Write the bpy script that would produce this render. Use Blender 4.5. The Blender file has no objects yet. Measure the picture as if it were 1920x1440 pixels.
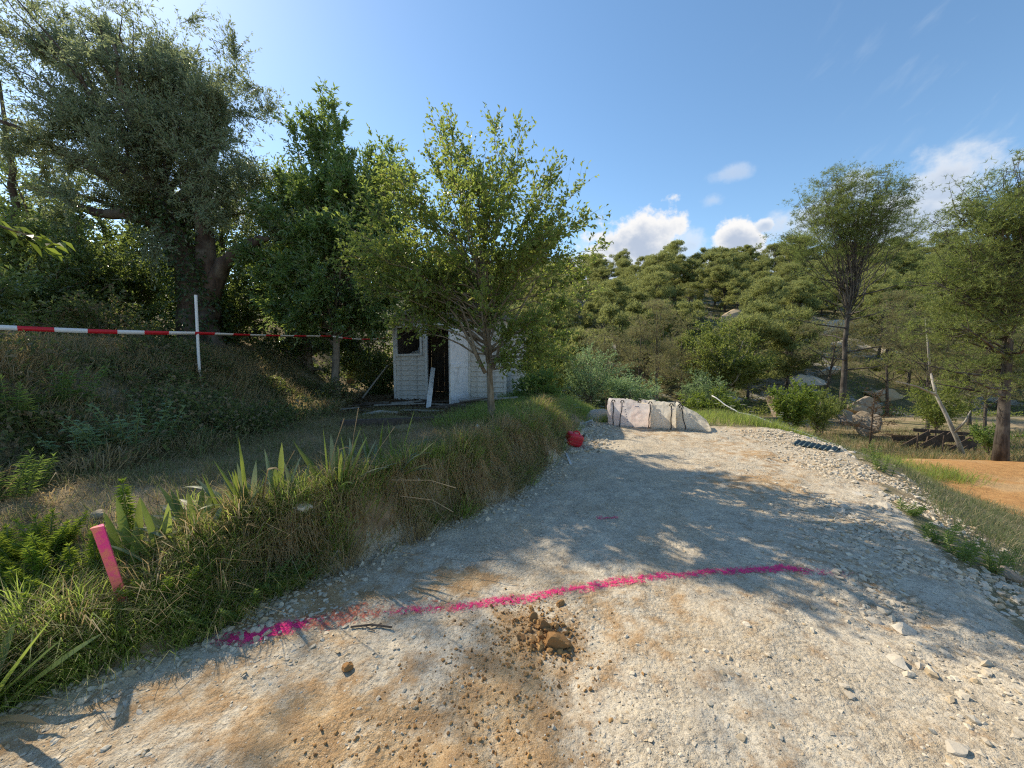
import bpy, math, random
import numpy as np
from mathutils import Vector, Matrix

S = bpy.context.scene
COL = S.collection
PI = math.pi
R = math.radians

# ------------------------------------------------------------------ camera, sky, sun, exposure
CAM_Z = 1.6
PITCH = R(4.5)
FPX = 735.0
cam = bpy.data.cameras.new('camera')
cam.sensor_width = 36.0
cam.lens = 36.0 * FPX / 1920.0
cam.clip_start = 0.05
cam.clip_end = 3000
camo = bpy.data.objects.new('camera', cam)
COL.objects.link(camo)
camo.location = (0, 0, CAM_Z)
camo.rotation_euler = (PI / 2 - PITCH, 0, 0)
S.camera = camo

SUN_AZ = R(49)      # to the left of the viewing direction
SUN_EL = R(41)
TOSUN = Vector((-math.sin(SUN_AZ) * math.cos(SUN_EL), math.cos(SUN_AZ) * math.cos(SUN_EL), math.sin(SUN_EL)))
sun = bpy.data.lights.new('sun', 'SUN')
sun.energy = 4.4
sun.angle = R(0.53)
sun.color = (1.0, 0.87, 0.67)
suno = bpy.data.objects.new('sun', sun)
COL.objects.link(suno)
suno.location = (-20, 18, 22)
suno.rotation_euler = TOSUN.to_track_quat('Z', 'Y').to_euler()

W = bpy.data.worlds.new('World')
S.world = W
W.use_nodes = True
SKY_STRENGTH = 0.142
S.view_settings.view_transform = 'Standard'
S.view_settings.look = 'None'
S.view_settings.gamma = 1
S.view_settings.use_curve_mapping = False
S.view_settings.exposure = 0.5
S.cycles.filter_width = 1.2
S.cycles.use_denoising = False
S.cycles.max_bounces = 8
S.cycles.diffuse_bounces = 4
S.cycles.glossy_bounces = 2
S.cycles.transmission_bounces = 5
S.cycles.transparent_max_bounces = 12
S.cycles.caustics_reflective = False
S.cycles.caustics_refractive = False


class NT:
    """tiny node-tree helper"""
    def __init__(self, tree):
        self.t = tree
        tree.nodes.clear()

    def n(self, typ, ins=None, **props):
        nd = self.t.nodes.new(typ)
        for k, v in props.items():
            setattr(nd, k, v)
        for k, v in (ins or {}).items():
            self.set(nd, k, v)
        return nd

    def set(self, nd, k, v):
        sock = nd.inputs[k]
        if isinstance(v, bpy.types.NodeSocket):
            self.t.links.new(v, sock)
        else:
            if isinstance(v, tuple) and len(v) == 3 and sock.type == 'RGBA':
                v = (*v, 1)
            sock.default_value = v

    def math(self, op, a, b=0.0, c=0.0, clamp=False):
        nd = self.n('ShaderNodeMath', operation=op, use_clamp=clamp)
        self.set(nd, 0, a); self.set(nd, 1, b)
        if op in ('MULTIPLY_ADD', 'SMOOTH_MIN', 'COMPARE'):
            self.set(nd, 2, c)
        return nd.outputs[0]

    def vmath(self, op, a, b=(0, 0, 0)):
        nd = self.n('ShaderNodeVectorMath', operation=op)
        self.set(nd, 0, a); self.set(nd, 1, b)
        return nd

    def mix(self, fac, a, b, blend='MIX'):
        nd = self.n('ShaderNodeMix', data_type='RGBA', blend_type=blend)
        self.set(nd, 0, fac); self.set(nd, 6, a); self.set(nd, 7, b)
        return nd.outputs[2]

    def ramp(self, fac, lo, hi, smooth=True):
        nd = self.n('ShaderNodeMapRange', interpolation_type='SMOOTHSTEP' if smooth else 'LINEAR')
        self.set(nd, 0, fac); self.set(nd, 1, lo); self.set(nd, 2, hi)
        return nd.outputs[0]

    def noise(self, vec, scale, detail=4, rough=0.55, dist=0.0):
        nd = self.n('ShaderNodeTexNoise', {'Scale': scale, 'Detail': detail, 'Roughness': rough, 'Distortion': dist})
        if vec is not None:
            self.set(nd, 'Vector', vec)
        return nd

    def vor(self, vec, scale, feature='F1', rnd=1.0):
        nd = self.n('ShaderNodeTexVoronoi', {'Scale': scale, 'Randomness': rnd}, feature=feature)
        if vec is not None:
            self.set(nd, 'Vector', vec)
        return nd


# world: Nishita sky with cumulus low over the ridge and thin streaks of cirrus
nt = NT(W.node_tree)
sky = nt.n('ShaderNodeTexSky', sky_type='NISHITA', sun_disc=False, sun_elevation=SUN_EL,
           sun_rotation=-SUN_AZ, altitude=200, air_density=1.0, dust_density=0.26, ozone_density=1.6)
tc = nt.n('ShaderNodeTexCoord')
dirv = tc.outputs['Generated']
sep = nt.n('ShaderNodeSeparateXYZ', {0: dirv})
az = nt.math('ARCTAN2', sep.outputs[0], sep.outputs[1])          # radians right of +Y
hl = nt.math('SQRT', nt.math('ADD', nt.math('MULTIPLY', sep.outputs[0], sep.outputs[0]), nt.math('MULTIPLY', sep.outputs[1], sep.outputs[1])))
el = nt.math('ARCTAN2', sep.outputs[2], hl)
cvec = nt.n('ShaderNodeCombineXYZ', {0: az, 1: el, 2: 0.0}).outputs[0]
big = nt.noise(nt.vmath('MULTIPLY', cvec, (1, 1.25, 1)).outputs[0], 9.0, 7, 0.6)
fine = nt.noise(cvec, 30.0, 6, 0.6)
lump = nt.math('ADD', nt.math('MULTIPLY', big.outputs[0], 0.8), nt.math('MULTIPLY', fine.outputs[0], 0.35))
# single cumulus puffs: (azimuth, elevation, half-width, half-height, edge softness, opacity)
puffs = [(0.300, 0.262, 0.115, 0.085, 0.35, 1.0), (0.245, 0.205, 0.13, 0.07, 0.5, 0.95), (0.36, 0.20, 0.09, 0.06, 0.5, 0.85), (0.41, 0.235, 0.06, 0.05, 0.7, 0.6),
         (0.508, 0.232, 0.058, 0.062, 0.32, 1.0), (0.56, 0.262, 0.022, 0.018, 0.4, 0.85), (0.50, 0.19, 0.16, 0.05, 0.6, 0.8),
         (0.63, 0.255, 0.10, 0.05, 0.8, 0.75), (0.82, 0.285, 0.085, 0.06, 0.7, 0.8), (0.78, 0.23, 0.15, 0.07, 0.7, 0.8),
         (0.96, 0.27, 0.07, 0.05, 0.7, 0.75), (0.70, 0.30, 0.055, 0.045, 0.8, 0.6), (-0.64, 0.29, 0.09, 0.06, 0.5, 0.9),
         (0.495, 0.37, 0.05, 0.022, 0.9, 0.45), (0.46, 0.325, 0.03, 0.018, 0.9, 0.4), (1.15, 0.42, 0.12, 0.05, 0.9, 0.4),
         (1.5, 0.3, 0.3, 0.09, 0.6, 0.8), (-1.4, 0.25, 0.3, 0.08, 0.6, 0.7), (2.3, 0.28, 0.3, 0.1, 0.6, 0.8), (-2.4, 0.3, 0.35, 0.1, 0.6, 0.8)]
cover = None
shade = None
for (pa, pe, wa, we, soft, op) in puffs:
    dx = nt.math('DIVIDE', nt.math('SUBTRACT', az, pa), wa)
    dy = nt.math('DIVIDE', nt.math('SUBTRACT', el, pe), we)
    r2 = nt.math('SQRT', nt.math('ADD', nt.math('MULTIPLY', dx, dx), nt.math('MULTIPLY', dy, dy)))
    field = nt.math('ADD', nt.math('SUBTRACT', 1.0, r2), nt.math('MULTIPLY', nt.math('SUBTRACT', lump, 0.575), 2.4))
    c = nt.math('MULTIPLY', nt.ramp(field, 0.0, soft), op)
    # undersides and cores turn grey: thick where the field is deep and below the puff's crown
    s = nt.math('MULTIPLY', c, nt.ramp(nt.math('SUBTRACT', field, nt.math('MULTIPLY', dy, 0.55)), 0.05, 0.95))
    cover = c if cover is None else nt.math('MAXIMUM', cover, c)
    shade = s if shade is None else nt.math('MAXIMUM', shade, s)
# cirrus
rot = nt.n('ShaderNodeVectorRotate', {'Vector': cvec, 'Angle': -0.62}, rotation_type='Z_AXIS').outputs[0]
cir = nt.noise(nt.vmath('MULTIPLY', rot, (3.2, 9.0, 1)).outputs[0], 2.0, 5, 0.55, 0.3)
cirm = nt.math('MULTIPLY', nt.ramp(cir.outputs[0], 0.56, 0.80), nt.ramp(az, 0.45, 1.05))
cirm = nt.math('MULTIPLY', cirm, 0.55)
skyc = nt.n('ShaderNodeHueSaturation', {'Hue': 0.494, 'Saturation': 1.10, 'Value': 1.0, 'Color': sky.outputs[0]}).outputs[0]
cloudc = nt.mix(shade, (4.9, 4.85, 4.8), (2.5, 2.9, 3.6))
col = nt.mix(cirm, skyc, (3.5, 4.0, 4.5))
col = nt.mix(cover, col, cloudc)
bg = nt.n('ShaderNodeBackground', {'Color': col, 'Strength': SKY_STRENGTH})
outw = nt.n('ShaderNodeOutputWorld', {'Surface': bg.outputs[0]})

# ------------------------------------------------------------------ numpy noise
def _hash(ix, iy, seed):
    with np.errstate(over='ignore'):
        h = (ix.astype(np.int64) * 374761393 + iy.astype(np.int64) * 668265263 + seed * 974711) & 0xFFFFFFFF
        h = ((h ^ (h >> 13)) * 1274126177) & 0xFFFFFFFF
        h = (h ^ (h >> 16)) & 0xFFFFFFFF
    return h / 4294967295.0

def vnoise(x, y, seed=0):
    ix = np.floor(x); iy = np.floor(y)
    fx = x - ix; fy = y - iy
    fx = fx * fx * fx * (fx * (fx * 6 - 15) + 10); fy = fy * fy * fy * (fy * (fy * 6 - 15) + 10)
    a = _hash(ix, iy, seed); b = _hash(ix + 1, iy, seed); c = _hash(ix, iy + 1, seed); d = _hash(ix + 1, iy + 1, seed)
    return (a + (b - a) * fx) * (1 - fy) + (c + (d - c) * fx) * fy

def fbm(x, y, octv=4, seed=0, gain=0.5):
    s = 0; a = 1; tot = 0
    for o in range(octv):
        s = s + a * (vnoise(x * 2 ** o + 17.3 * o, y * 2 ** o - 9.1 * o, seed + o) * 2 - 1)
        tot += a; a *= gain
    return s / tot

def sst(a, b, x):
    t = np.clip((x - a) / (b - a), 0, 1)
    return t * t * (3 - 2 * t)

# ------------------------------------------------------------------ terrain height
def curve(pts):
    ys = np.array([p[0] for p in pts], float); xs = np.array([p[1] for p in pts], float)
    return lambda y: np.interp(y, ys, xs)

x_foot = curve([(-8, -4.2), (0, -3.0), (1.2, -2.75), (1.7, -2.38), (1.92, -1.97), (2.07, -1.72), (2.64, -1.46), (3.09, -1.10), (3.54, -0.82),
                (3.85, -0.33), (4.75, 0.15), (5.85, 0.66), (7.2, 1.12), (8.46, 1.48), (9.3, 1.9), (11, 2.6), (14, 3.2), (30, 4)])
x_top = curve([(-8, -4.8), (0, -3.5), (1.2, -3.2), (1.7, -2.75), (2.1, -2.32), (2.64, -1.74), (3.05, -1.40), (3.48, -1.06), (3.86, -0.62),
               (4.75, -0.20), (5.85, 0.22), (7.9, 0.62), (9.3, 0.85), (11, 1.1), (14, 1.4), (30, 2)])
h_bank = curve([(-8, 0.1), (1.2, 0.10), (1.8, 0.12), (2.1, 0.17), (2.45, 0.36), (2.8, 0.49), (3.1, 0.54), (4, 0.58), (6, 0.56), (9, 0.56), (12, 0.6), (30, 0.6)])
x_toe = curve([(-8, -6), (0, -5.2), (3.0, -4.4), (4.0, -3.7), (7, -3.75), (8.5, -4.05), (10, -4.5), (12.5, -4.7), (30, -4.7)])
x_right = curve([(-8, 2.6), (0, 2.7), (1.4, 2.75), (2.16, 3.0), (2.85, 3.4), (3.85, 3.95), (5, 4.75), (6.2, 5.5), (7.9, 5.7), (9, 5.6), (30, 5.6)])

def track_mask(x, y):
    """>0 inside the gravel track"""
    wob = 0.10 * fbm(x * 1.7, y * 1.7, 3, 5)
    return np.minimum(np.minimum(x - x_foot(y), x_right(y) - x) + wob, (8.75 - 0.12 * (x - 3) - y) + wob * 2)

def orange_mask(x, y):
    wob = 0.5 * fbm(x * 0.6, y * 0.6, 3, 8)
    d = x - x_right(np.minimum(y, 7.5))
    far = 11.6 - 0.05 * (x - 9) - y
    return np.minimum(np.minimum(d - 3.0 + wob, far + wob * 0.6), 26 - x)

def hill_t(x, y):
    return y + 0.14 * x - 26 + 3.0 * fbm(x * 0.05, y * 0.05, 2, 31)

def H(x, y, fine=True):
    x = np.asarray(x, float); y = np.asarray(y, float)
    xf = x_foot(y); xt = x_top(y)
    wob = 0.16 * fbm(x * 1.0 + 4, y * 1.0, 2, 2) + 0.18 * fbm(x * 1.9, y * 1.9, 3, 3) + 0.07 * fbm(x * 6, y * 6, 2, 4)
    s = np.clip((xf - x + wob) / np.maximum(xf - xt, 0.05), 0, 1)
    prof = sst(0, 1, s ** 0.75)
    hb = h_bank(y)
    z = hb * prof
    # lower part of the terrace, then the second embankment on its left
    left = np.clip(xt - x, 0, None)
    z = z - 0.10 * sst(0.3, 2.0, left) * sst(2.5, 4.5, y) - 0.05 * sst(6, 9, y) * prof
    wt = 0.25 * fbm(x * 0.5, y * 0.5, 3, 12)
    e = x_toe(y) - x + wt
    z = z + 1.15 * sst(0.0, 2.4, e) + 0.05 * np.clip(e - 2.0, 0, 14)
    # rise behind the shed
    z = z + 1.25 * sst(12.6, 15.2, y) * sst(0.6, -1.6, x)
    # valley beyond the end of the track
    fall = sst(9.2, 14, y) * 0.75 + sst(13, 24, y) * 1.35
    z = z - fall * sst(-1.5, 1.5, x - 0.12 * (y - 12))
    # falls away on the right-hand side to the orange terrace
    d = x - x_right(y)
    zr = -1.12 * sst(-0.35, 3.2, d + 0.12 * fbm(x * 1.2, y * 1.2, 3, 9)) - 0.02 * np.clip(d - 3, 0, 25)
    z = np.where(y < 9.2, z + zr, np.minimum(z, np.maximum(z + zr, -1.75)))
    # hillside across the valley
    t = hill_t(x, y)
    hz = -2.1 + 0.30 * np.clip(t, 0, 66) - 0.25 * np.clip(t - 72, 0, 200)
    hz = hz + (0.5 * fbm(x * 0.16, y * 0.16, 4, 21) + 0.35 * np.abs(fbm(x * 0.4, y * 0.25, 3, 22))) * sst(0, 8, t)
    k = sst(-4, 5, t) * sst(20, 27, y)
    z = z * (1 - k) + hz * k
    if fine:
        tr = sst(-0.1, 0.25, track_mask(x, y))
        rough = fbm(x * 1.3, y * 1.3, 3, 40)
        z = z + tr * (0.030 * rough + 0.020 * fbm(x * 5, y * 5, 3, 41) + 0.012 * np.abs(fbm(x * 13, y * 13, 3, 42)))
        z = z + (1 - tr) * (0.05 * rough + 0.05 * fbm(x * 3.5, y * 3.5, 4, 43) * (0.4 + prof * (1 - prof) * 9)) * sst(26, 10, np.hypot(x, y))
        # shallow wheel ruts and ledges near the right-hand edge
        z = z + 0.035 * sst(0.25, 0.6, fbm(x * 1.1 + 0.6 * y, y * 2.6, 3, 44)) * sst(1.5, 0.2, np.abs(d + 0.4)) * tr
        z = z - 0.020 * tr * sst(0.55, 0.0, np.abs(x - 0.25 - 0.12 * (y - 2))) * sst(3.6, 2.0, y)
    return z

def h1(x, y):
    return float(H(np.array([x]), np.array([y]))[0])

# ------------------------------------------------------------------ mesh helpers
def mesh_np(name, V, faces, smooth=False):
    """faces: list of (n,k) int arrays"""
    V = np.asarray(V, np.float32)
    if not isinstance(faces, (list, tuple)):
        faces = [faces]
    faces = [np.asarray(f, np.int32) for f in faces if len(f)]
    me = bpy.data.meshes.new(name)
    me.vertices.add(len(V)); me.vertices.foreach_set('co', V.ravel())
    li = np.concatenate([f.ravel() for f in faces])
    tot = np.concatenate([np.full(len(f), f.shape[1], np.int32) for f in faces])
    st = np.concatenate([[0], np.cumsum(tot)[:-1]]).astype(np.int32)
    me.loops.add(len(li)); me.loops.foreach_set('vertex_index', li)
    me.polygons.add(len(tot)); me.polygons.foreach_set('loop_start', st)
    me.polygons.foreach_set('use_smooth', np.full(len(tot), bool(smooth)))
    me.update(calc_edges=True)
    return me

def obj(name, me, mat=None, parent=None, loc=None, rot=None):
    o = bpy.data.objects.new(name, me)
    if mat is not None and me is not None and len(me.materials) == 0:
        me.materials.append(mat)
    COL.objects.link(o)
    if parent is not None:
        o.parent = parent
    if loc is not None:
        o.location = loc
    if rot is not None:
        o.rotation_euler = rot
    return o

def empty(name, loc=(0, 0, 0), rz=0.0):
    o = bpy.data.objects.new(name, None)
    o.empty_display_size = 0.1
    COL.objects.link(o)
    o.location = loc
    o.rotation_euler = (0, 0, rz)
    return o

def tag(o, label, cat, group=None, kind=None):
    o['label'] = label
    if cat: o['category'] = cat
    if group: o['group'] = group
    if kind: o['kind'] = kind
    return o

def copy_tree(o, parent=None):
    c = o.copy(); COL.objects.link(c)
    c.parent = parent
    for ch in list(o.children):
        copy_tree(ch, c)
    return c

class MB:
    """collects geometry for one mesh"""
    def __init__(self):
        self.v = []; self.f3 = []; self.f4 = []; self.n = 0

    def add(self, V, f3=None, f4=None):
        V = np.asarray(V, float).reshape(-1, 3)
        if f3 is not None and len(f3): self.f3.append(np.asarray(f3, int) + self.n)
        if f4 is not None and len(f4): self.f4.append(np.asarray(f4, int) + self.n)
        self.v.append(V); self.n += len(V)
        return self

    def box(self, c, s, rot=None):
        h = np.array(s, float) / 2
        P = np.array([[-1, -1, -1], [1, -1, -1], [1, 1, -1], [-1, 1, -1], [-1, -1, 1], [1, -1, 1], [1, 1, 1], [-1, 1, 1]]) * h
        if rot is not None:
            P = P @ np.array(rot.to_3x3() if hasattr(rot, 'to_3x3') else rot).T
        return self.add(P + np.array(c), f4=[[0, 3, 2, 1], [4, 5, 6, 7], [0, 1, 5, 4], [1, 2, 6, 5], [2, 3, 7, 6], [3, 0, 4, 7]])

    def tube(self, P, rad, k=6, cap=True):
        P = np.asarray(P, float); n = len(P)
        rad = np.broadcast_to(np.asarray(rad, float), (n,))
        T = np.gradient(P, axis=0)
        T /= np.linalg.norm(T, axis=1, keepdims=True) + 1e-9
        up = np.array([0, 0, 1.0]) if abs(T[0, 2]) < 0.9 else np.array([1.0, 0, 0])
        A = np.cross(T, up); bad = np.linalg.norm(A, axis=1) < 1e-3
        A[bad] = np.cross(T[bad], [0, 1.0, 0]); A /= np.linalg.norm(A, axis=1, keepdims=True) + 1e-9
        B = np.cross(T, A)
        an = np.arange(k) * 2 * PI / k
        V = P[:, None] + rad[:, None, None] * (np.cos(an)[None, :, None] * A[:, None] + np.sin(an)[None, :, None] * B[:, None])
        i = np.arange(n - 1)[:, None] * k; j = np.arange(k)[None]
        j2 = (j + 1) % k
        F = np.stack([i + j, i + k + j, i + k + j2, i + j2], -1).reshape(-1, 4)
        f3 = []
        V = V.reshape(-1, 3)
        if cap:
            V = np.vstack([V, P[:1], P[-1:]])
            for q in range(k):
                f3.append([q, (q + 1) % k, n * k]); f3.append([(n - 1) * k + (q + 1) % k, (n - 1) * k + q, n * k + 1])
        return self.add(V, f3, F)

    def mesh(self, name, smooth=False):
        fs = []
        if self.f4: fs.append(np.vstack(self.f4))
        if self.f3: fs.append(np.vstack(self.f3))
        return mesh_np(name, np.vstack(self.v), fs, smooth)

    def build(self, name, mat, parent=None, smooth=False, loc=None, rot=None):
        return obj(name, self.mesh(name, smooth), mat, parent, loc, rot)

def bevel(o, w, seg=2):
    m = o.modifiers.new('edge', 'BEVEL'); m.width = w; m.segments = seg; m.limit_method = 'ANGLE'
    return o

_ico_cache = {}
def ico(sub):
    if sub not in _ico_cache:
        import bmesh
        bm = bmesh.new(); bmesh.ops.create_icosphere(bm, subdivisions=sub, radius=1)
        V = np.array([v.co[:] for v in bm.verts]); F = np.array([[v.index for v in f.verts] for f in bm.faces]); bm.free()
        _ico_cache[sub] = (V, F)
    return _ico_cache[sub][0].copy(), _ico_cache[sub][1]

def noise3(P, sc, seed):
    """cheap 3-D-ish noise from three planar lookups"""
    return (fbm(P[:, 0] * sc, P[:, 1] * sc, 3, seed) + fbm(P[:, 1] * sc + 5, P[:, 2] * sc, 3, seed + 7) + fbm(P[:, 2] * sc, P[:, 0] * sc + 9, 3, seed + 13)) / 1.6

def rock_mesh(name, seed, sub=3, amp=0.35, squash=(1, 1, 0.7), cuts=7):
    rg = np.random.default_rng(seed)
    V, F = ico(sub)
    for _ in range(cuts):                      # cleave flat facets
        d = rg.normal(size=3); d /= np.linalg.norm(d)
        o = rg.uniform(0.38, 0.75); s = V @ d
        V = V - np.outer(np.clip(s - o, 0, None) * 0.96, d)
    V = V * (1 + amp * 0.5 * noise3(V, 1.3, seed))[:, None]
    V = V * (1 + amp * 0.18 * noise3(V, 4.5, seed + 3))[:, None]
    V = V * np.array(squash)
    return mesh_np(name, V, F, smooth=False)

# vectorised leaf / blade generators ---------------------------------------------------------
def unit(A):
    return A / (np.linalg.norm(A, axis=1, keepdims=True) + 1e-9)

def leaves(P, D, N, L, Wd, fold=0.25, droop=0.15):
    """folded pointed leaves: base P, direction D, face normal N, length L, width Wd"""
    D = unit(D); S_ = unit(np.cross(D, N)); N = np.cross(S_, D)
    L = np.broadcast_to(L, (len(P),))[:, None]; Wd = np.broadcast_to(Wd, (len(P),))[:, None]
    tip = P + D * L - N * L * droop
    mid = P + D * L * 0.45
    a = mid + S_ * Wd * 0.5 + N * Wd * fold; b = mid - S_ * Wd * 0.5 + N * Wd * fold
    V = np.stack([P, a, tip, b], 1).reshape(-1, 3)
    i = np.arange(len(P))[:, None] * 4
    F = np.concatenate([i + np.array([[0, 1, 2]]), i + np.array([[0, 2, 3]])], 0)
    return V, F

def blades(P, Hh, lean, width, bend=0.5):
    """grass blades: 5 vertices, 3 triangles; lean = horizontal vector at the tip"""
    n = len(P)
    Hh = np.broadcast_to(Hh, (n,)).astype(float); width = np.broadcast_to(width, (n,)).astype(float)
    rg = np.random.default_rng(n)
    a = rg.uniform(0, 2 * PI, n)
    side = np.stack([np.cos(a), np.sin(a), np.zeros(n)], 1) * width[:, None] * 0.5
    mid = P + lean * 0.38 + np.stack([np.zeros(n), np.zeros(n), Hh * 0.66 * (1 - .12 * bend)], 1)
    tip = P + lean + np.stack([np.zeros(n), np.zeros(n), Hh * (1 - bend * np.clip(np.linalg.norm(lean, axis=1) / (Hh + 1e-6), 0, 1.6) * 0.6)], 1)
    V = np.stack([P - side, P + side, mid + side * 0.8, mid - side * 0.8, tip], 1).reshape(-1, 3)
    i = np.arange(n)[:, None] * 5
    F4 = i + np.array([[0, 1, 2, 3]]); F3 = i + np.array([[3, 2, 4]])
    return V, F3, F4

def rdir(rg, n):
    v = rg.normal(size=(n, 3)); return unit(v)

# ------------------------------------------------------------------ materials
def new_mat(name):
    m = bpy.data.materials.new(name); m.use_nodes = True
    return m, NT(m.node_tree)

def finish(nt, surf):
    nt.n('ShaderNodeOutputMaterial', {'Surface': surf})

def leaf_mat(name, c1, c2, trans=(0.25, 0.32, 0.05), tfac=0.4, rough=0.45, spec=0.4, dead=None, deadfrac=0.06):
    m, nt = new_mat(name)
    geo = nt.n('ShaderNodeNewGeometry'); oi = nt.n('ShaderNodeObjectInfo')
    rnd = geo.outputs['Random Per Island']
    c = nt.mix(rnd, c1, c2)
    c = nt.mix(nt.math('MULTIPLY', oi.outputs['Random'], 0.45), c, nt.mix(0.5, c, (0.16, 0.15, 0.05)))
    c = nt.mix(nt.math('MULTIPLY', nt.math('FRACT', nt.math('MULTIPLY', oi.outputs['Random'], 7.31)), 0.5), c, nt.mix(0.75, c, (0.02, 0.04, 0.018)))
    tr = nt.mix(0.35, trans, c)
    if dead is not None:
        dm = nt.math('GREATER_THAN', nt.math('FRACT', nt.math('MULTIPLY', rnd, 37.0)), 1 - deadfrac)
        c = nt.mix(dm, c, dead); tr = nt.mix(dm, tr, dead)
    p = nt.n('ShaderNodeBsdfPrincipled', {'Base Color': c, 'Roughness': rough, 'Specular IOR Level': spec})
    t = nt.n('ShaderNodeBsdfTranslucent', {'Color': tr})
    mx = nt.n('ShaderNodeMixShader', {0: tfac, 1: p.outputs[0], 2: t.outputs[0]})
    finish(nt, mx.outputs[0])
    return m

def bark_mat(name, c1, c2, scale=14, bump=0.6):
    m, nt = new_mat(name)
    tc = nt.n('ShaderNodeTexCoord')
    v = nt.vmath('MULTIPLY', tc.outputs['Object'], (1, 1, 0.22)).outputs[0]
    n = nt.noise(v, scale, 6, 0.65); n2 = nt.noise(tc.outputs['Object'], 2.5, 3)
    c = nt.mix(nt.ramp(n.outputs[0], 0.35, 0.65), c1, c2)
    c = nt.mix(nt.math('MULTIPLY', nt.ramp(n2.outputs[0], 0.45, 0.7), 0.5), c, (0.22, 0.20, 0.16))
    b = nt.n('ShaderNodeBump', {'Strength': bump, 'Distance': 0.02, 'Height': n.outputs[0]})
    p = nt.n('ShaderNodeBsdfPrincipled', {'Base Color': c, 'Roughness': 0.9, 'Specular IOR Level': 0.2, 'Normal': b.outputs[0]})
    finish(nt, p.outputs[0]); return m

def simple_mat(name, c1, c2=None, rough=0.7, spec=0.3, scale=20, bump=0.2, stretch=(1, 1, 1), dirt=None, dirtamt=0.5, bdist=0.004):
    m, nt = new_mat(name)
    tc = nt.n('ShaderNodeTexCoord')
    v = nt.vmath('MULTIPLY', tc.outputs['Object'], stretch).outputs[0]
    n = nt.noise(v, scale, 5, 0.6)
    c = nt.mix(nt.ramp(n.outputs[0], 0.3, 0.7), c1, c2 or c1)
    if dirt:
        d = nt.noise(tc.outputs['Object'], scale * 0.3, 6, 0.65)
        c = nt.mix(nt.math('MULTIPLY', nt.ramp(d.outputs[0], 0.5, 0.68), dirtamt), c, dirt)
    b = nt.n('ShaderNodeBump', {'Strength': bump, 'Distance': bdist, 'Height': n.outputs[0]})
    p = nt.n('ShaderNodeBsdfPrincipled', {'Base Color': c, 'Roughness': rough, 'Specular IOR Level': spec, 'Normal': b.outputs[0]})
    finish(nt, p.outputs[0]); return m

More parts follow.
